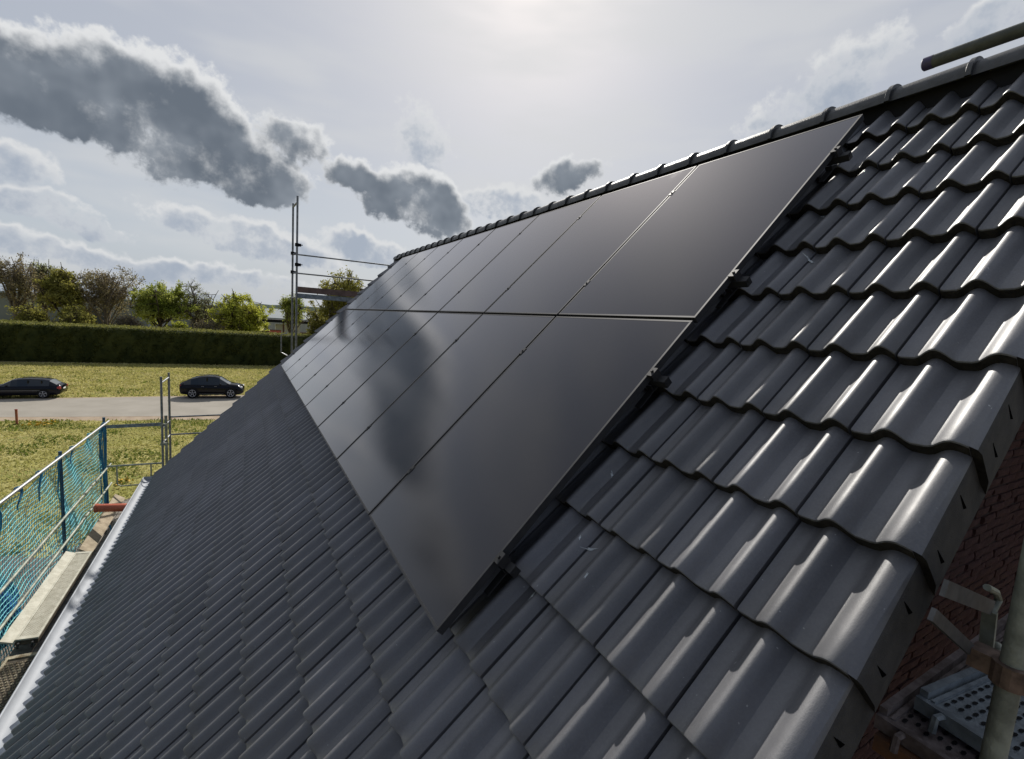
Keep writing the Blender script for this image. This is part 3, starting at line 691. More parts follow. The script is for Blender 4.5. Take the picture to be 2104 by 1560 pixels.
# decks of the eaves scaffold
def grooved_plank(name, y0, y1, x0, x1, z, mt, label, ng=11, tilt=0.0, slots=False):
    e = empty(name, ((x0 + x1) / 2, (y0 + y1) / 2, z), label, 'scaffold plank', 'planks on the eaves scaffold')
    e.rotation_euler = (0, tilt, 0); w = x1 - x0; L = y1 - y0; th = 0.06
    b = MB(); b.box((0, 0, -th / 2 - 0.006), (w, L, th)); b.build('body', M_PLANKD, e, origin=(0, 0, 0))
    b = MB(); b.box((-w / 2 + 0.012, 0, 0.004), (0.024, L, 0.02)); b.box((w / 2 - 0.012, 0, 0.004), (0.024, L, 0.02))
    b.box((0, -L / 2 + 0.03, 0.003), (w - 0.05, 0.06, 0.018)); b.box((0, L / 2 - 0.03, 0.003), (w - 0.05, 0.06, 0.018)); b.build('rim', mt, e, origin=(0, 0, 0))
    if not slots:
        for q in range(ng):
            x = -w / 2 + 0.035 + (w - 0.07) * q / (ng - 1); b = MB(); b.box((x, 0, 0.001), ((w - 0.07) / (ng - 1) * 0.55, L - 0.13, 0.014)); b.build('rib', mt, e, origin=(0, 0, 0))
    else:
        b = MB(); q = 0
        for i in range(int((L - 0.14) / 0.05)):
            for j in range(6):
                b.lathe([(0.013, 0.0), (0.013, 0.010), (0.008, 0.010), (0.008, 0.0)], (-w / 2 + 0.05 + (w - 0.1) * j / 5 + (0.012 if i % 2 else -0.012), -L / 2 + 0.08 + i * 0.05, -0.005), (0, 0, 1), 6)
        tag(b.build('grip_studs', mt, e, origin=(0, 0, 0)), kind='stuff')
    for sx in (-1, 1):
        for sy in (-1, 1):
            b = MB(); b.tube([(sx * w * 0.3, sy * (L / 2 - 0.01), -0.03), (sx * w * 0.3, sy * (L / 2 + 0.055), -0.02), (sx * w * 0.3, sy * (L / 2 + 0.06), -0.075)], 0.012, 6); b.build('claw', M_RAIL, e, origin=(0, 0, 0))
    return e
grooved_plank('scaffold_plank', 6.17, 8.62, -3.17, -2.95, 3.02, M_PLANK, 'pale ribbed scaffold plank beyond the plank joint', 11, 0.10)
grooved_plank('scaffold_plank', 3.45, 5.98, -3.18, -2.86, 2.93, M_PLANK2, 'brown soiled scaffold plank at the lower left corner', slots=True, tilt=0.04)
e = empty('toe_board', (-3.22, 7.4, 3.0), 'smooth pale toe board along the outer side of the ribbed plank', 'toe board')
b = MB(); b.box((-3.235, 7.4, 3.03), (0.024, 2.5, 0.15), Matrix.Rotation(-1.15, 3, 'Y')); b.build('board', M_PLANK, e)
for y in (6.5, 7.1, 7.7, 8.3): b = MB(); b.box((-3.27, y, 3.035), (0.03, 0.03, 0.05), Matrix.Rotation(-1.15, 3, 'Y')); b.build('bracket', M_ALU, e)
b = MB(); b.bar((-3.08, 8.75, 2.97), (-2.99, 10.9, 3.18), 0.20, 0.03, up=(0.55, 0, 0.8)); tag(b.build('wooden_board', M_WOOD), 'long tan wooden board lying beyond the ribbed plank', 'board')
for q, (x, nm) in enumerate(((-2.70, 'nearest the gutter'), (-2.92, 'in the middle'), (-3.14, 'on the outer side'))):
    b = MB(); b.box((x, 6.2, 2.80), (0.205, 10.8, 0.04)); tag(b.build('deck_board', M_WOOD2), 'weathered grey deck board under the planks, %s' % nm, 'board', 'grey boards of the eaves scaffold')
e = empty('drain_pipe', (-2.85, 9.62, 3.40), 'orange red plastic drain pipe end sticking out under the gutter', 'pipe')
b = MB(); b.tube([(-3.12, 9.66, 3.42), (-2.2, 9.60, 3.34)], 0.076, 18); b.build('pipe', M_ORANGE, e, True)
b = MB(); b.lathe([(0.0765, 0), (0.083, 0.004), (0.083, 0.05), (0.0765, 0.055)], (-3.13, 9.66, 3.42), (1, -0.06, -0.08), 18); b.build('socket_rim', M_ORANGE, e, True)
b = MB(); b.tube([(-2.86, 9.35, 2.83), (-2.83, 9.36, 3.02), (-2.86, 9.38, 3.16)], 0.012, 6); b.tube([(-2.80, 9.30, 2.83), (-2.78, 9.33, 3.0)], 0.010, 6); tag(b.build('rope_scrap', M_NETB), 'scrap of blue white rope standing on the boards by the orange pipe', 'rope')
# near gable scaffold, lower right corner
g4 = empty('near_scaffold', (1.063, -1.22, 0), 'weathered scaffold post with bracket beside the brick gable', 'scaffold')
pole(g4, (1.063, -1.235, 0), (1.063, -1.235, 9.2), mt=M_ZINC_OLD, n=20)
BP = lambda px, py: at(px, py, 1, -1.155)
M_BRK = mat('dull_bracket_steel', (0.075, 0.075, 0.078), 0.6, metal=0.3, var=0.3, scale=20)
b = MB(); b.bar(BP(1940, 1208), BP(2036, 1248), 0.010, 0.040); b.build('upper_bar', M_BRK, g4)
b = MB(); b.bar(BP(1915, 1262), BP(2034, 1372), 0.010, 0.030); b.build('diagonal_bar', M_BRK, g4)
b = MB(); b.bar(BP(2034, 1255), BP(2024, 1352), 0.012, 0.030, up=(0, 1, 0)); b.tube([BP(2036, 1262), BP(2052, 1232), BP(2046, 1216), BP(2028, 1207)], 0.009, 8); b.build('bracket_post', M_ZINC_OLD, g4)
b = MB(); c = Vector((1.063, -1.235, 6.60)); b.lathe([(0.025, -0.03), (0.038, -0.028), (0.038, 0.028), (0.025, 0.03)], c, (0, 0, 1), 14); b.box(c + Vector((0.02, 0.05, 0)), (0.06, 0.06, 0.05)); b.tube([c + Vector((0.0, 0.03, 0.0)), c + Vector((-0.02, -0.11, 0.0))], 0.009, 8); b.lathe([(0.001, 0), (0.018, 0), (0.018, 0.02), (0.001, 0.02)], c + Vector((-0.02, -0.10, 0)), (0, -1, 0), 6); b.build('clamp', mat('rusty_clamp', (0.16, 0.11, 0.085), 0.6, metal=0.5, var=0.4, scale=30), g4)
pole(g4, (1.063, -1.235, 6.60), (1.30, -1.155, 6.55), 'short_tube', mt=M_ZINC_OLD, r=0.014)
pole(g4, (1.063, -1.9, 0), (1.063, -1.9, 9.2), mt=M_ZINC_OLD)
pole(g4, (1.063, -1.235, 6.03), (1.063, -1.9, 6.03), 'transom', mt=M_ZINC_OLD)
pole(g4, (3.9, -1.235, 0), (3.9, -1.235, 8.2), mt=M_ZINC_OLD)
pole(g4, (1.063, -1.26, 6.03), (3.9, -1.26, 6.03), 'ledger', mt=M_ZINC_OLD)
def steel_deck(name, corner, xd, yd, L, Wd, z, mt, label, cat):
    """perforated deck: corner point, long direction xd, cross direction yd"""
    e = empty(name, (*corner, z), label, cat, 'steel decks of the near scaffold'); xd = Vector((*xd, 0)).normalized(); yd = Vector((*yd, 0)).normalized(); c = Vector((*corner, z))
    def P(a, bb, h=0.0): return c + xd * a + yd * bb + Vector((0, 0, h))
    top = MB(); holes = MB(); nx_, ny_ = int(L / 0.045), int((Wd - 0.09) / 0.03)
    top.quad([P(0.0, 0.0, -0.004), P(L, 0, -0.004), P(L, Wd, -0.004), P(0, Wd, -0.004)]); top.quad([P(0, 0, -0.05), P(L, 0, -0.05), P(L, 0, -0.004), P(0, 0, -0.004)]); top.quad([P(0, Wd, -0.05), P(0, 0, -0.05), P(0, 0, -0.004), P(0, Wd, -0.004)])
    top.quad([P(0, 0, -0.05), P(0, Wd, -0.05), P(L, Wd, -0.05), P(L, 0, -0.05)]); top.build('tread', mt, e)
    for i in range(nx_):
        for j in range(ny_):
            a, bb = 0.05 + i * 0.045 + (0.022 if j % 2 else 0), 0.06 + j * 0.03
            if a > L - 0.03: continue
            pr = [P(a + 0.015 * math.cos(q), bb + 0.007 * math.sin(q), 0.0) for q in np.linspace(0, 2 * math.pi, 7)[:-1]]
            holes.quad(pr)
    tag(holes.build('slots', M_DARK, e), kind='stuff')
    for bb in (0.0, Wd):
        s_ = 1 if bb == 0 else -1
        b = MB(); b.bar(P(0, bb + s_ * 0.012, 0.012), P(L, bb + s_ * 0.012, 0.012), 0.024, 0.036); b.bar(P(0, bb + s_ * 0.040, 0.004), P(L, bb + s_ * 0.040, 0.004), 0.012, 0.012); b.build('side_rail', mt, e)
    b = MB(); b.bar(P(-0.012, 0.0, -0.02), P(-0.012, Wd, -0.02), 0.022, 0.05); b.build('end_plate', mt, e)
    for bb in (0.08, Wd - 0.08): b = MB(); b.tube([P(-0.01, bb, -0.01), P(-0.07, bb, 0.0), P(-0.075, bb, -0.05)], 0.012, 6); b.build('claw', mt, e)
    return e
steel_deck('steel_deck', (1.352, -0.895), (1, 0), (0, -1), 2.2, 0.34, 6.10, M_RUST, 'rusty brown perforated steel deck beside the brick wall', 'scaffold deck')
steel_deck('steel_deck', (1.49, -0.955), (0.993, -0.118), (-0.118, -0.993), 2.1, 0.32, 6.165, M_STEEL, 'blue grey perforated steel deck behind the weathered post', 'scaffold deck')
b = MB(); b.box((1.33, -1.27, 6.02), (0.055, 0.72, 0.06)); b.build('deck_bearer', mat('orange_rust_beam', (0.22, 0.09, 0.03), 0.8, col2=(0.10, 0.06, 0.04), scale=9), g4)
# tube over the ridge, upper right
b = MB(); b.tube([(2.215, -0.375, 8.765), (2.215, -2.3, 8.765)], 0.0285, 20); o = b.build('tube', mat('mossy_tube', (0.045, 0.050, 0.040), 0.6, col2=(0.085, 0.09, 0.072), scale=10, bump=0.3, bscale=60), None, True)
e = empty('scaffold_tube', (2.215, -1.3, 8.765), 'thick grey green scaffold tube end poking over the roof at upper right', 'tube')
o.parent = e; o.location = -Vector(e.location); o.name = 'tube_body'
b = MB(); b.lathe([(0.001, 0.012), (0.024, 0.011), (0.0295, 0.006), (0.0295, -0.03), (0.0276, -0.03)], (2.215, -0.372, 8.765), (0, 1, 0), 20); b.build('end_cap', mat('violet_cap', (0.05, 0.04, 0.10), 0.5), e, True)
pole(g4, (2.28, -2.2, 0), (2.28, -2.2, 9.4), mt=M_ZINC_OLD)

# ------------------------------------------------------------------ cars
M_PAINT_B = mat('black_car_paint', (0.003, 0.003, 0.005), 0.10, spec=0.28)
M_PAINT_N = mat('navy_car_paint', (0.003, 0.004, 0.009), 0.10, spec=0.28)
M_CGLASS = mat('car_glass', (0.012, 0.018, 0.022), 0.04, spec=0.5, ior=1.6)
M_SCREEN = mat('windscreen_glass', (0.06, 0.07, 0.07), 0.05, spec=0.7, ior=2.6)
M_TYRE = mat('tyre', (0.012, 0.012, 0.012), 0.85, spec=0.2)
M_RIM = mat('alloy_rim', (0.62, 0.62, 0.63), 0.45, metal=0.2)
M_RED = mat('tail_lens', (0.35, 0.02, 0.015), 0.25, coat=0.5)
M_LAMP = mat('head_lens', (0.7, 0.72, 0.75), 0.15, spec=0.8)
M_PLATE = mat('number_plate', (0.75, 0.75, 0.72), 0.5)
M_TRIM = mat('car_trim', (0.25, 0.25, 0.26), 0.3, metal=0.8)
def car(name, loc, heading, label, paint, st, wheels, wr, groups, extras, scale=(0.94, 0.94, 0.94)):
    """st: stations (x, z_bottom, z_belt, z_top, half width low, half width belt, half width top)"""
    e = empty(name, loc, label, 'car'); e.rotation_euler = (0, 0, heading); e.scale = scale
    R_ = []
    for x, zb, zl, zt, wl, wb, wt in st:
        hgt = zt - zl
        R_.append([(x, wl * 0.88, zb), (x, wl * 0.97, zb + 0.06), (x, wl, zb + (zl - zb) * 0.35), (x, wl * 0.995, zb + (zl - zb) * 0.62), (x, wb, zl - 0.03), (x, wb - 0.015, zl), (x, wt + (wb - wt) * 0.10, zt - min(0.06, hgt * 0.30)), (x, wt * 0.90, zt - min(0.015, hgt * 0.1)), (x, wt * 0.5, zt + 0.012), (x, 0, zt + 0.018)])
    k = len(R_[0]); G = {}
    for i in range(len(R_) - 1):
        for j in range(k - 1):
            gname = 'body'
            for gn, i0, i1, j0, j1 in groups:
                if i0 <= i < i1 and j0 <= j < j1: gname = gn
            for sy in (1, -1):
                q = [R_[i][j], R_[i + 1][j], R_[i + 1][j + 1], R_[i][j + 1]]
                q = [(a, sy * b_, c_) for a, b_, c_ in q]
                key = gname if gname == 'body' or j >= 6 else gname + ('|L' if sy > 0 else '|R')
                G.setdefault(key, MB()).quad(q if sy < 0 else q[::-1])
    for ends, rev in ((0, True), (-1, False)):
        ring = [p for p in R_[ends]] + [(a, -b_, c_) for a, b_, c_ in R_[ends][::-1][1:]]
        G['body'].quad(ring if not rev else ring[::-1])
    G['body'].quad([(r[0][0], r[0][1], r[0][2]) for r in R_] + [(r[0][0], -r[0][1], r[0][2]) for r in R_[::-1]])
    for key, b in G.items():
        o = b.build(key.split('|')[0], paint if key == 'body' else (M_SCREEN if key in ('windscreen', 'rear_window') else M_CGLASS), e, True, (0, 0, 0), 50)
        if key == 'body':
            import bmesh
            bm = bmesh.new(); bm.from_mesh(o.data); bmesh.ops.remove_doubles(bm, verts=bm.verts, dist=0.0005); bmesh.ops.recalc_face_normals(bm, faces=bm.faces); bm.to_mesh(o.data); bm.free()
    hw = max(s_[4] for s_ in st)
    for wx in wheels:
        for sy in (1, -1):
            w_ = empty('wheel', (wx, sy * (hw - 0.10), wr)); w_.parent = e
            b = MB(); b.lathe([(wr * 0.66, -0.11), (wr * 0.94, -0.11), (wr, -0.08), (wr, 0.08), (wr * 0.94, 0.115), (wr * 0.68, 0.118), (wr * 0.66, 0.10)], (0, 0, 0), (0, sy, 0), 28); b.build('tyre', M_TYRE, w_, True, (0, 0, 0))
            b = MB(); b.lathe([(wr * 0.68, 0.10), (wr * 0.60, 0.108), (wr * 0.57, 0.07)], (0, 0, 0), (0, sy, 0), 28)
            b.lathe([(0.001, 0.10), (0.07, 0.10), (0.075, 0.06)], (0, 0, 0), (0, sy, 0), 14)
            for q in range(5):
                a = 2 * math.pi * q / 5 + 0.3; d_ = Vector((math.cos(a), 0, math.sin(a))); b.bar(d_ * 0.04 + Vector((0, sy * 0.09, 0)), d_ * wr * 0.62 + Vector((0, sy * 0.098, 0)), 0.03, 0.085, up=(0, 1, 0))
            b.build('rim', M_RIM, w_, False, (0, 0, 0))
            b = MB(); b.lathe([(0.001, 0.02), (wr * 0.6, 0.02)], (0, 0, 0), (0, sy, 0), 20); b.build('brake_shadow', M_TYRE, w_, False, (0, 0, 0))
            b = MB(); n = 18                            # wheel arch lip and liner
            for q in range(n + 1):
                a = math.pi * q / n
                for r_ in (wr * 1.0, wr * 1.16): b.v.append((wx + r_ * math.cos(a), sy * (hw + 0.006), wr + r_ * math.sin(a) * 0.98 - (0.02 if q in (0, n) else 0)))
            for q in range(n): b.f.append((2 * q, 2 * q + 1, 2 * q + 3, 2 * q + 2))
            b.build('wheel_arch', M_TYRE, e, False, (0, 0, 0))
            b = MB(); b.lathe([(0.001, 0), (wr * 1.02, 0)], (wx, sy * (hw + 0.003), wr + 0.02), (0, sy, 0), 24); b.build('arch_liner', M_TYRE, e, False, (0, 0, 0))
    for nm, mt, boxes in extras:
        for c_, sz in boxes:
            b = MB(); b.box(c_, sz); o = b.build(nm, mt, e, False, (0, 0, 0))
            bv_ = o.modifiers.new('b', 'BEVEL'); bv_.width = min(sz) * 0.35; bv_.segments = 2
    return e
SUV = [(-2.24, 0.52, 0.92, 1.00, 0.74, 0.72, 0.62), (-2.16, 0.34, 0.96, 1.08, 0.86, 0.80, 0.68), (-1.92, 0.30, 0.99, 1.17, 0.91, 0.86, 0.68), (-1.45, 0.27, 1.00, 1.40, 0.92, 0.88, 0.64), (-0.95, 0.26, 1.00, 1.52, 0.92, 0.89, 0.63), (-0.35, 0.26, 0.99, 1.575, 0.92, 0.89, 0.63), (0.20, 0.26, 0.98, 1.56, 0.92, 0.89, 0.62), (0.55, 0.26, 0.98, 1.48, 0.92, 0.89, 0.61), (1.05, 0.26, 0.98, 1.16, 0.92, 0.88, 0.62), (1.28, 0.27, 0.97, 1.04, 0.92, 0.87, 0.68), (1.75, 0.28, 0.92, 0.99, 0.91, 0.84, 0.66), (2.06, 0.30, 0.80, 0.89, 0.86, 0.78, 0.60), (2.24, 0.40, 0.62, 0.70, 0.70, 0.66, 0.52)]
car('parked_car', at(437.5, 819.5, 2, 0.012) + Vector((0.0, 0.9, 0)), -0.10, 'black coupe style SUV parked on the road, facing right, partly behind the roof', M_PAINT_B, SUV, (-1.33, 1.35), 0.385,
    [('rear_side_window', 2, 5, 5, 6), ('front_side_window', 5, 8, 5, 6), ('rear_window', 2, 4, 7, 9), ('windscreen', 7, 9, 6, 9)],
    [('tail_light', M_RED, [((-2.13, 0.66, 0.93), (0.16, 0.30, 0.10)), ((-2.13, -0.66, 0.93), (0.16, 0.30, 0.10))]),
     ('headlight', M_LAMP, [((2.04, 0.64, 0.80), (0.26, 0.28, 0.12)), ((2.04, -0.64, 0.80), (0.26, 0.28, 0.12))]),
     ('mirror', M_PAINT_B, [((0.62, 0.98, 1.04), (0.14, 0.18, 0.13)), ((0.62, -0.98, 1.04), (0.14, 0.18, 0.13))]),
     ('door_sill', M_TRIM, [((0.0, -0.925, 0.33), (1.7, 0.02, 0.03)), ((0.0, 0.925, 0.33), (1.7, 0.02, 0.03))]),
     ('door_handle', M_TRIM, [((-0.62, -0.93, 0.88), (0.18, 0.02, 0.03)), ((0.28, -0.93, 0.88), (0.18, 0.02, 0.03))]),
     ('pillar', M_PAINT_B, [((-0.33, -0.765, 1.24), (0.09, 0.03, 0.50))]),
     ('roof_rail', M_TRIM, [((-0.4, -0.60, 1.575), (1.5, 0.03, 0.03)), ((-0.4, 0.60, 1.575), (1.5, 0.03, 0.03))])], (0.96, 0.94, 1.10))
EST = [(-2.26, 0.45, 0.80, 0.88, 0.72, 0.70, 0.60), (-2.18, 0.30, 0.90, 0.98, 0.84, 0.78, 0.62), (-2.02, 0.26, 0.93, 1.06, 0.87, 0.83, 0.62), (-1.62, 0.24, 0.94, 1.34, 0.87, 0.85, 0.60), (-1.20, 0.22, 0.94, 1.42, 0.87, 0.85, 0.60), (-0.45, 0.22, 0.93, 1.455, 0.87, 0.85, 0.60), (0.15, 0.22, 0.92, 1.44, 0.87, 0.85, 0.59), (0.50, 0.22, 0.92, 1.37, 0.87, 0.85, 0.58), (1.02, 0.22, 0.91, 1.05, 0.87, 0.84, 0.60), (1.22, 0.23, 0.90, 0.95, 0.87, 0.83, 0.64), (1.75, 0.24, 0.84, 0.89, 0.86, 0.80, 0.62), (2.08, 0.28, 0.72, 0.79, 0.80, 0.72, 0.56), (2.24, 0.36, 0.55, 0.62, 0.66, 0.60, 0.48)]
tail = at(131, 815.5, 2, 0.012)
car('parked_car', Vector((tail.x - 2.1, tail.y + 0.2, 0.012)), math.pi - 0.03, 'dark navy estate car at the left edge, tail light towards the field', M_PAINT_N, EST, (-1.28, 1.42), 0.335,
    [('luggage_window', 3, 4, 5, 6), ('rear_side_window', 4, 5, 5, 6), ('front_side_window', 5, 8, 5, 6), ('rear_window', 2, 3, 6, 9), ('windscreen', 7, 9, 6, 9)],
    [('tail_light', M_RED, [((-2.12, 0.71, 0.78), (0.30, 0.24, 0.26)), ((-2.12, -0.71, 0.78), (0.30, 0.24, 0.26))]),
     ('headlight', M_LAMP, [((2.06, 0.58, 0.66), (0.2, 0.26, 0.14)), ((2.06, -0.58, 0.66), (0.2, 0.26, 0.14))]),
     ('number_plate', M_PLATE, [((-2.265, 0, 0.70), (0.02, 0.46, 0.11))]),
     ('bumper_strip', M_TRIM, [((-2.235, 0, 0.55), (0.05, 1.40, 0.045))]),
     ('side_moulding', M_TRIM, [((-0.1, 0.875, 0.60), (2.2, 0.02, 0.03)), ((-0.1, -0.875, 0.60), (2.2, 0.02, 0.03))]),
     ('mirror', M_PAINT_N, [((0.66, 0.93, 0.98), (0.13, 0.16, 0.11)), ((0.66, -0.93, 0.98), (0.13, 0.16, 0.11))]),
     ('pillar', M_PAINT_N, [((-0.45, 0.735, 1.17), (0.08, 0.03, 0.42)), ((-1.20, 0.735, 1.15), (0.08, 0.03, 0.40)), ((-0.45, -0.735, 1.17), (0.08, 0.03, 0.42))]),
     ('roof_rail', M_TRIM, [((-0.6, 0.56, 1.46), (1.6, 0.03, 0.03)), ((-0.6, -0.56, 1.46), (1.6, 0.03, 0.03))])])

# ------------------------------------------------------------------ vegetation
def leaf_mat(name, a, b_, trans=0.5, scale=0.35):
    m_ = bpy.data.materials.new(name); m_.use_nodes = True; t = NT(m_.node_tree); p = t.n['Principled BSDF']
    P = t.node('ShaderNodeNewGeometry').outputs['Position']
    c = t.mix(t.ss(t.noise(P, scale, 5, 0.7), 0.35, 0.65), a, b_)
    t.l.new(c, p.inputs['Base Color']); p.inputs['Roughness'].default_value = 0.7; p.inputs['Specular IOR Level'].default_value = 0.2
    tr = t.node('ShaderNodeBsdfTranslucent'); t.l.new(c, tr.inputs[0]); mx = t.node('ShaderNodeMixShader'); mx.inputs[0].default_value = trans
    t.l.new(p.outputs[0], mx.inputs[1]); t.l.new(tr.outputs[0], mx.inputs[2]); t.l.new(mx.outputs[0], t.n['Material Output'].inputs[0])
    return m_
M_BARK = mat('bark', (0.085, 0.066, 0.048), 0.9, spec=0.1, var=0.3, scale=3)
M_BARKL = mat('grey_bark', (0.18, 0.15, 0.115), 0.9, spec=0.1, var=0.3, scale=3)
def leaf_quads(C, size, g_, flat=0.0):
    n = len(C); a = g_.normal(size=(n, 3)); a /= np.linalg.norm(a, axis=1)[:, None]; b_ = g_.normal(size=(n, 3)); b_ = np.cross(a, b_); b_ /= np.linalg.norm(b_, axis=1)[:, None]
    s_ = (size * g_.uniform(0.6, 1.3, n))[:, None]
    V = np.stack([C - a * s_, C + b_ * s_ * 0.6, C + a * s_, C - b_ * s_ * 0.6], 1).reshape(-1, 3)
    return V, np.arange(n * 4).reshape(n, 4)
def tree(name, label, base, H, Rx, trunk_h, nl, nsec, ntw, leaves, lsize, lm, seed, bm_=None, tr=0.28, shape=0.55, spread=0.5, low=0.1, cat='tree', group='trees behind the hedge'):
    g_ = np.random.default_rng(seed); base = np.array(base, float)
    V, F = [], []
    def tube_(P, r0, r1, n):
        i0 = len(V); k = len(P)
        for j, p in enumerate(P):
            d_ = P[min(j + 1, k - 1)] - P[max(j - 1, 0)]; d_ = d_ / (np.linalg.norm(d_) + 1e-9)
            h = np.array([1.0, 0, 0]) if abs(d_[2]) > 0.8 else np.array([0, 0, 1.0]); u = np.cross(d_, h); u /= np.linalg.norm(u); w = np.cross(d_, u); r = r0 + (r1 - r0) * j / (k - 1)
            for q in range(n): a = 2 * math.pi * q / n; V.append(p + u * r * math.cos(a) + w * r * math.sin(a))
        for j in range(k - 1):
            for q in range(n): a = i0 + j * n + q; c = i0 + j * n + (q + 1) % n; F.append((a, c, c + n, a + n))
    cz = trunk_h + (H - trunk_h) * shape
    def crown_pt(rmin=0.75, rmax=1.0):
        while True:
            d_ = g_.normal(size=3); d_ /= np.linalg.norm(d_)
            if d_[2] > -spread: break
        r = g_.uniform(rmin, rmax) * (0.86 + 0.28 * g_.random())
        hz = (H - cz) if d_[2] > 0 else (cz - H * low)
        return np.array([d_[0] * Rx * r, d_[1] * Rx * r, cz + d_[2] * hz * r])
    top = np.array([g_.normal() * 0.15, g_.normal() * 0.15, trunk_h])
    tube_([np.zeros(3) - [0, 0, 0.1], np.array([0, 0, trunk_h * 0.5]) + [0.06, 0, 0], top, np.array([top[0], top[1], cz])], tr, tr * 0.45, 8)
    Ls = []; tips = []
    for _ in range(nl):
        s0 = top + np.array([0, 0, g_.uniform(-0.15, 0.7) * (cz - trunk_h)]); e_ = crown_pt(0.7, 1.0); mid = (s0 + e_) / 2 + np.array([0, 0, 0.10 * H * g_.random()]) + g_.normal(size=3) * 0.25
        P = [s0, (s0 + mid) / 2 + g_.normal(size=3) * 0.12, mid, (mid + e_) / 2 + g_.normal(size=3) * 0.15, e_]; tube_(P, tr * 0.42, 0.03, 5); Ls.append(P)
    for P in Ls:
        for _ in range(nsec):
            t_ = g_.uniform(0.25, 0.95) * (len(P) - 1); i_ = int(t_); s0 = P[i_] + (P[min(i_ + 1, len(P) - 1)] - P[i_]) * (t_ - i_)
            e_ = crown_pt(0.45, 1.0); e_ = s0 + (e_ - s0) * min(1.0, g_.uniform(0.35, 0.6) * Rx * 1.1 / (np.linalg.norm(e_ - s0) + 1e-6)); e_[2] += 0.25 * g_.random()
            Q = [s0, (s0 + e_) / 2 + g_.normal(size=3) * 0.12, e_]; tube_(Q, 0.045, 0.02, 4)
            for _k in range(ntw):
                s1 = Q[1] + (Q[2] - Q[1]) * g_.random(); d_ = (e_ - s0) / (np.linalg.norm(e_ - s0) + 1e-6) + g_.normal(size=3) * 0.75 + np.array([0, 0, 0.45]); d_ /= np.linalg.norm(d_)
                L = g_.uniform(0.4, 1.1) * (0.55 + 0.09 * H) * 0.6; e1 = s1 + d_ * L; tube_([s1, e1], 0.022, 0.010, 3); tips.append((s1, e1))
    e = empty(name, tuple(base), label, cat, group)
    np_mesh('trunk', np.array(V), np.array(F), bm_ or M_BARK, e)
    if leaves:
        T_ = np.array([(a, b_) for a, b_ in tips]); k = g_.integers(0, len(T_), leaves); t_ = g_.random((leaves, 1)) * 1.1
        C = T_[k, 0] * (1 - t_) + T_[k, 1] * t_ + g_.normal(size=(leaves, 3)) * 0.16
        LV, LF = leaf_quads(C, lsize, g_); np_mesh('crown', LV, LF, lm, e)
    return e
L_OLIVE = leaf_mat('olive_leaf', (0.21, 0.205, 0.04), (0.34, 0.315, 0.08))
L_FRESH = leaf_mat('fresh_leaf', (0.25, 0.30, 0.05), (0.43, 0.45, 0.11))
L_LIME = leaf_mat('lime_leaf', (0.34, 0.37, 0.045), (0.52, 0.52, 0.10))
L_BUD = leaf_mat('bud_leaf', (0.20, 0.16, 0.09), (0.26, 0.23, 0.11))
L_PALE = leaf_mat('pale_leaf', (0.20, 0.23, 0.10), (0.30, 0.31, 0.16))
def tspec(px, top, w, Y, name, label, kind, seed, **kw):
    b0 = at(px, top, 1, Y); H = b0.z; Rx = (at(px + w / 2, top, 1, Y) - at(px - w / 2, top, 1, Y)).length / 2 * 1.22
    pr = dict(bare=dict(trunk_h=H * 0.28, nl=13, nsec=9, ntw=8, leaves=1600, lsize=0.10, lm=L_BUD, bm_=M_BARKL), leafy=dict(trunk_h=H * 0.25, nl=14, nsec=10, ntw=8, leaves=15000, lsize=0.14, lm=L_FRESH), full=dict(trunk_h=H * 0.10, nl=18, nsec=10, ntw=7, leaves=20000, lsize=0.14, lm=L_LIME, low=0.02, spread=0.9))[kind].copy()
    pr.update(kw); return tree(name, label, (b0.x, Y, 0), H, Rx, seed=seed, **pr)
tspec(22, 513, 135, 86, 'bare_tree', 'tall bare tree with thick forking trunk at the left edge', 'bare', 11, tr=0.38, leaves=4000, lsize=0.12)
tspec(88, 526, 70, 92, 'slender_tree', 'slender pale leafed tree between the bare tree and the olive tree', 'leafy', 12, lm=L_PALE, leaves=2600, trunk_h=5.0)
tspec(128, 540, 95, 84, 'olive_tree', 'dense olive green tree left of the broad bare tree', 'leafy', 13, lm=L_OLIVE, leaves=14000)
tspec(212, 533, 150, 85, 'broad_bare_tree', 'broad bare brownish tree spreading its twigs to the right over the hall roof', 'bare', 14, nl=18, tr=0.3, trunk_h=2.8, spread=0.7, leaves=6000, lsize=0.12)
tspec(332, 573, 120, 82, 'maple_tree', 'fresh green tree in front of the grey hall', 'leafy', 15, lm=L_FRESH, leaves=16000, spread=0.7)
tspec(408, 568, 95, 84, 'budding_tree', 'thin budding tree with dark upright limbs between two green trees', 'bare', 16, leaves=2200, lm=L_PALE, nl=11, bm_=M_BARK, trunk_h=2.5)
tspec(492, 588, 125, 80, 'lime_tree', 'full yellow green tree bushing down to the hedge', 'full', 17)
tspec(600, 588, 52, 88, 'young_tree', 'narrow green tree just behind the far gable scaffold', 'leafy', 18, lm=L_FRESH, leaves=5000)
tspec(704, 541, 125, 72, 'roadside_tree', 'round olive yellow tree seen through the scaffold guard rails', 'leafy', 19, lm=L_OLIVE, leaves=18000, trunk_h=4.0, spread=0.9, low=0.2, nl=18)
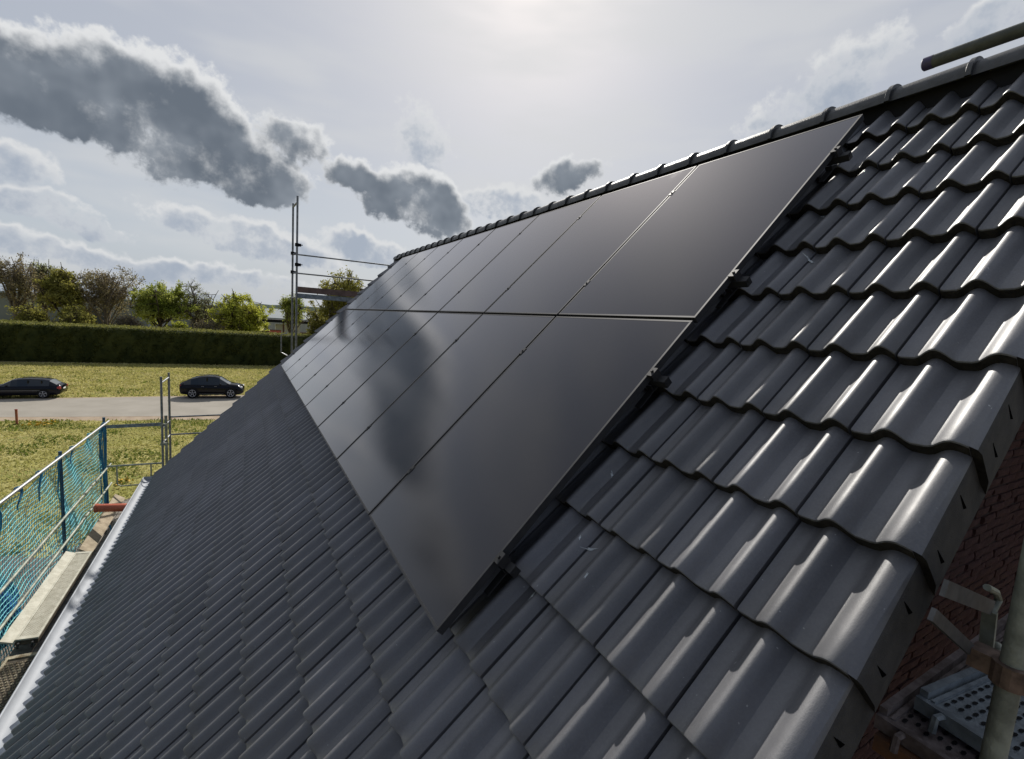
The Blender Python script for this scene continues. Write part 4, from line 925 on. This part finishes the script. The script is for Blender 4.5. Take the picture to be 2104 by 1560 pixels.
for i, (px, top, w, kind, lm, lb) in enumerate(((60, 612, 90, 'full', L_OLIVE, 'low olive shrub under the tall bare tree'), (165, 618, 110, 'full', L_OLIVE, 'dark green shrub under the olive tree'), (262, 640, 60, 'bare', L_BUD, 'bare brown shrub in front of the hall wall'), (372, 652, 60, 'full', L_LIME, 'small lime shrub under the fresh green tree'), (430, 650, 80, 'bare', L_BUD, 'twiggy grey shrub left of the lime tree'), (655, 610, 60, 'full', L_OLIVE, 'olive bush under the scaffold toe board'))):
    tspec(px, top, w, 78 if px < 640 else 75, 'shrub', lb, kind, 30 + i, lm=lm, leaves=5000 if kind == 'full' else 1200, nl=10, group='shrubs behind the hedge', cat='shrub')
# clipped hedge
M_HEDGE = leaf_mat('hedge_leaf', (0.040, 0.052, 0.013), (0.080, 0.088, 0.020), 0.4, 0.8)
g_ = np.random.default_rng(2)
hx = np.arange(-75, 26, 0.5); prof_h = [(-1.1, 0.0), (-1.15, 0.9), (-1.1, 1.8), (-1.05, 2.7), (-0.95, 3.5), (-0.7, 3.88), (0.6, 3.95), (2.0, 3.95), (3.4, 3.93), (4.6, 3.85), (4.9, 3.4), (5.0, 0.0)]
def hedge_y(x): return 67.6 - 0.073 * (x + 9)
HV = []; HF = []
for x in hx:
    for dy, z in prof_h: HV.append((x + g_.normal() * 0.06, hedge_y(x) + dy + g_.normal() * 0.09, max(0, z + g_.normal() * 0.035 * (z > 0.1))))
k = len(prof_h)
for i in range(len(hx) - 1):
    for j in range(k - 1): HF.append((i * k + j, (i + 1) * k + j, (i + 1) * k + j + 1, i * k + j + 1))
he = empty('hedge', (-9, 67.6, 0), 'long clipped dark green hedge across the far side of the meadow', 'hedge')
np_mesh('hedge_body', np.array(HV) - [-9, 67.6, 0], HF, M_HEDGE, he)
n = 42000; xs = g_.uniform(-60, 20, n); s_ = g_.uniform(0, 1, n); zz = np.where(s_ < 0.62, s_ / 0.62 * 3.9, 3.93); dy = np.where(s_ < 0.62, -1.12 + 0.25 * (zz / 3.9) ** 3, g_.uniform(-0.95, 4.7, n))
C = np.stack([xs, 67.6 - 0.073 * (xs + 9) + dy + g_.normal(size=n) * 0.07, zz + g_.normal(size=n) * 0.05], 1)
M_SUNTOP = leaf_mat('sunlit_hedge_leaf', (0.17, 0.18, 0.045), (0.25, 0.24, 0.07), 0.4, 0.9)  # paler leaves for the hedge top, its sunlight put into the colour
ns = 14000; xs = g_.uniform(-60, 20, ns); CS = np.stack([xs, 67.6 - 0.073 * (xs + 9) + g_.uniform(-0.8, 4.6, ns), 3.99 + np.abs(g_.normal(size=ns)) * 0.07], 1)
LV, LF = leaf_quads(CS, 0.11, g_); np_mesh('sunlit_top_leaves', LV - [-9, 67.6, 0], LF, M_SUNTOP, he)
LV, LF = leaf_quads(C, 0.11, g_); np_mesh('hedge_leaves', LV - [-9, 67.6, 0], LF, M_HEDGE, he)
M_GRASS = leaf_mat('grass_blade', (0.36, 0.35, 0.10), (0.54, 0.48, 0.21), 0.4, 0.5)
M_GRASS2 = leaf_mat('weed_blade', (0.11, 0.155, 0.028), (0.19, 0.22, 0.04), 0.4, 0.5)
def grass(name, n, xr, yr, h, mt, seed, keep, wid=0.5):
    g_ = np.random.default_rng(seed); x = g_.uniform(*xr, n); y = g_.uniform(*yr, n); kmask = keep(x, y, g_); x, y = x[kmask], y[kmask]; n = len(x)
    a = g_.uniform(0, 2 * math.pi, n); hh = h * g_.uniform(0.4, 1.4, n); w = wid * hh; lx = g_.normal(size=n) * hh * 0.5; ly = g_.normal(size=n) * hh * 0.5
    V = np.stack([np.stack([x - w * np.cos(a), y - w * np.sin(a), np.zeros(n)], 1), np.stack([x + w * np.cos(a), y + w * np.sin(a), np.zeros(n)], 1), np.stack([x + lx, y + ly, hh], 1)], 1).reshape(-1, 3)
    return tag(np_mesh(name, V, np.arange(n * 3).reshape(n, 3), mt), kind='stuff')
def road_near(x): return np.interp(x, [-60, -15, -3, 8, 60], [43.4, 35.8, 33.6, 33.0, 32.8])
def road_far(x): return np.interp(x, [-60, -15, -5, 60], [50.6, 43.3, 43.3, 43.4])
def clump(x, y, s): return np.sin(x * 1.3 * s + 1.7 * np.sin(y * 0.7 * s)) + np.sin(y * 1.1 * s + 2.1 * np.sin(x * 0.5 * s)) + np.sin((x + y) * 2.7 * s)
grass('meadow_grass', 70000, (-40, 8), (43.3, 66.3), 0.13, M_GRASS, 1, lambda x, y, g: y > road_far(x))
grass('verge_weeds', 16000, (-40, 8), (43.2, 66), 0.17, M_GRASS2, 6, lambda x, y, g: (y > road_far(x)) & (clump(x, y, 1.0) + g.normal(size=len(x)) * 0.5 - (y - 44) * 0.12 > 0.9))
yard = lambda x, y: ((x > -4.9) & (y < 20.5 + (x + 3.6) * 0.7)) | (y < 16.2 + np.sin(x * 2) * 0.4)
grass('lawn_grass', 70000, (-18, 4), (12, 35.5), 0.075, M_GRASS, 3, lambda x, y, g: (y < road_near(x)) & ~yard(x, y))
grass('lawn_weeds', 36000, (-18, 4), (12, 35.5), 0.10, M_GRASS2, 4, lambda x, y, g: (y < road_near(x) + 0.2) & ~yard(x, y) & (clump(x, y, 0.8) + (y > 32.5) * 1.2 + g.normal(size=len(x)) * 0.4 > 0.75))
# small things on the lawn
M_YEL = mat('yellow_petal', (0.62, 0.36, 0.01), 0.7, var=0.15, scale=20)
for i, (px, py, n, lb) in enumerate(((86, 873, 60, 'patch of yellow flowers on the lawn beside the road'), (253, 993, 24, 'small patch of yellow flowers near the gutter end'))):
    p = at(px, py, 2, 0.0); g_ = np.random.default_rng(60 + i); C = np.stack([p.x + g_.normal(size=n) * (0.35 if i == 0 else 0.12), p.y + g_.normal(size=n) * (0.45 if i == 0 else 0.2), g_.uniform(0.05, 0.16, n)], 1)
    LV, LF = leaf_quads(C, 0.075, g_); e = empty('flower_patch', tuple(p), lb, 'flowers'); np_mesh('petals', LV - np.array(p), LF, M_YEL, e)
    LV, LF = leaf_quads(C - [0, 0, 0.04], 0.08, g_); np_mesh('leaves', LV - np.array(p), LF, M_GRASS2, e)
p = at(35, 873, 2, 0.0); b = MB(); b.box((p.x, p.y, 0.42), (0.10, 0.06, 0.84)); b.v += []; e = empty('marker_stake', tuple(p), 'short rust red marker stake beside the road', 'stake'); b.build('post', mat('rust_stake', (0.30, 0.10, 0.05), 0.8, var=0.2), e); b = MB(); b.box((p.x, p.y, 0.86), (0.11, 0.07, 0.05)); b.build('tip', M_RED, e)
# pebbles of the yard
g_ = np.random.default_rng(8); n = 5000; x = g_.uniform(-10, -2.6, n); y = g_.uniform(8, 20, n); kk = yard(x, y); x, y = x[kk], y[kk]; n = len(x); r = g_.uniform(0.02, 0.06, n)
oct_ = np.array([(1, 0, 0), (0, 1, 0), (-1, 0, 0), (0, -1, 0), (0, 0, 0.8)]); PV = (np.stack([x, y, np.full(n, 0.008)], 1)[:, None, :] + oct_[None] * r[:, None, None] * g_.uniform(0.7, 1.3, (n, 5, 1))).reshape(-1, 3)
PF = (np.array([(0, 1, 4), (1, 2, 4), (2, 3, 4), (3, 0, 4)])[None] + (np.arange(n) * 5)[:, None, None]).reshape(-1, 3); tag(np_mesh('yard_stones', PV, PF, M_GRAVEL), kind='stuff')

# ------------------------------------------------------------------ far buildings
M_HALL = mat('hall_cladding', (0.19, 0.20, 0.175), 0.7, var=0.1, scale=0.2)
M_HALLR = mat('hall_roof', (0.26, 0.30, 0.34), 0.6, var=0.08, scale=0.15)
M_BROWN = mat('shed_timber', (0.11, 0.05, 0.035), 0.8, var=0.2, scale=2)
M_PALE = mat('pale_sheet', (0.34, 0.35, 0.34), 0.6, var=0.06, scale=0.3)
def hall(name, label, x0, x1, y0, y1, ze, zr, wall_m, roof_m, doors, panels=14):
    e = empty(name, ((x0 + x1) / 2, y0, 0), label, 'building'); ym = (y0 + y1) / 2
    b = MB(); b.v += [(x0, y0, 0), (x1, y0, 0), (x1, y0, ze), (x0, y0, ze), (x0, y1, 0), (x1, y1, 0), (x1, y1, ze), (x0, y1, ze), (x0, ym, zr), (x1, ym, zr)]
    b.f += [(0, 1, 2, 3), (5, 4, 7, 6), (1, 5, 6, 9, 2), (4, 0, 3, 8, 7)]; b.build('wall', wall_m, e)
    b = MB()
    for s_, ya in ((1, y0 - 0.5), (-1, y1 + 0.5)):
        b.quad([(x0 - 0.5, ya, ze - 0.08), (x1 + 0.5, ya, ze - 0.08), (x1 + 0.5, ym, zr), (x0 - 0.5, ym, zr)][::s_]); b.quad([(x0 - 0.5, ya, ze - 0.35), (x1 + 0.5, ya, ze - 0.35), (x1 + 0.5, ya, ze - 0.08), (x0 - 0.5, ya, ze - 0.08)][::s_])
    rf = b.build('roof', roof_m, e)
    for i in range(panels):
        x = x0 + (x1 - x0) * (i + 0.5) / panels; b = MB(); b.box((x, y0 - 0.04, ze / 2), (0.12, 0.06, ze - 0.4)); b.build('cladding_rib', wall_m, e)
    for (xa, xb, z0_, z1_, mt) in doors: b = MB(); b.box(((xa + xb) / 2, y0 - 0.05, (z0_ + z1_) / 2), (xb - xa, 0.12, z1_ - z0_)); b.build('gate' if z0_ < 0.3 else 'window', mt, e)
    return e
M_DKWIN = mat('dark_opening', (0.03, 0.035, 0.04), 0.3)
hall('warehouse', 'long grey green warehouse with pale roof behind the trees', -62, 0.5, 132, 158, 7.35, 9.95, M_HALL, M_HALLR, [(-20, -15, 0, 4.5, M_PALE), (-32, -27, 0, 4.5, M_DKWIN), (-12, -7, 0, 4.5, M_DKWIN)])
hall('grey_hall', 'lower grey roofed hall behind the open shed', 3.5, 30, 125, 142, 5.2, 7.3, M_PALE, mat('slate_grey_roof', (0.17, 0.20, 0.21), 0.7, var=0.08, scale=0.3), [(6, 9, 0, 3.4, M_PALE)], 8)
e = empty('open_shed', (8, 104, 0), 'open shed with dark flat roof on reddish posts behind the hedge', 'shed')
for x in (3.0, 5.8, 8.2, 11, 14): b = MB(); b.box((x, 102, 2.35), (0.26, 0.26, 4.7)); b.build('post', M_BROWN, e)
b = MB(); b.box((8.6, 104.5, 4.95), (13, 6.5, 0.55)); b.build('roof', M_DARK, e)
b = MB(); b.box((8.6, 107.6, 2.0), (13, 0.2, 1.4)); b.build('back_wall', M_BROWN, e)
b = MB(); b.box((8.6, 101.95, 1.6), (12, 0.1, 0.2)); b.build('rail', M_BROWN, e)
e = empty('box_trailer', (6.5, 106, 0), 'white box trailer standing under the open shed', 'trailer')
b = MB(); b.box((6.8, 106, 3.3), (4.5, 2.0, 1.9)); b.build('box', mat('white_trailer', (0.75, 0.76, 0.78), 0.5), e)
for x in (5.6, 8.0):
    for y in (105.1, 106.9): b = MB(); b.lathe([(0.001, -0.12), (0.5, -0.12), (0.5, 0.12), (0.001, 0.12)], (x, y, 0.5), (0, 1, 0), 16); b.build('wheel', M_TYRE, e)
b = MB(); b.box((6.8, 106, 1.65), (4.3, 1.8, 1.4)); b.build('chassis', M_DARK, e)
e = empty('red_crate', (4.3, 100, 0), 'red container box between the shed posts', 'container')
b = MB(); b.box((4.2, 100, 1.6), (2.0, 1.4, 3.2)); b.build('box', mat('red_box', (0.40, 0.09, 0.07), 0.6), e); b = MB(); b.box((4.2, 100, 3.24), (2.1, 1.5, 0.1)); b.build('lid', M_BROWN, e)
# distant hills
HV = []; HF = []; xs = np.arange(-900, 1400, 20.0); hn = np.random.default_rng(12)
ridge_h = 9 + 5 * np.sin(xs / 170.0) + 3 * np.sin(xs / 61.0 + 1) + 1.0 * hn.normal(size=len(xs))
for x, h in zip(xs, ridge_h): HV += [(x, 850, -1), (x, 870, h), (x, 1000, h + 2), (x, 1100, -1)]
for i in range(len(xs) - 1):
    for j in range(3): HF.append((i * 4 + j, i * 4 + 4 + j, i * 4 + 5 + j, i * 4 + 1 + j))
tag(np_mesh('hills', HV, HF, mat('wooded_hill', (0.055, 0.075, 0.06), 0.95, spec=0.05, var=0.35, scale=0.03)), kind='structure')
print('objects', len(bpy.data.objects), 'tris', sum(len(m_.loop_triangles) if m_.calc_loop_triangles() is None else 0 for m_ in bpy.data.meshes))
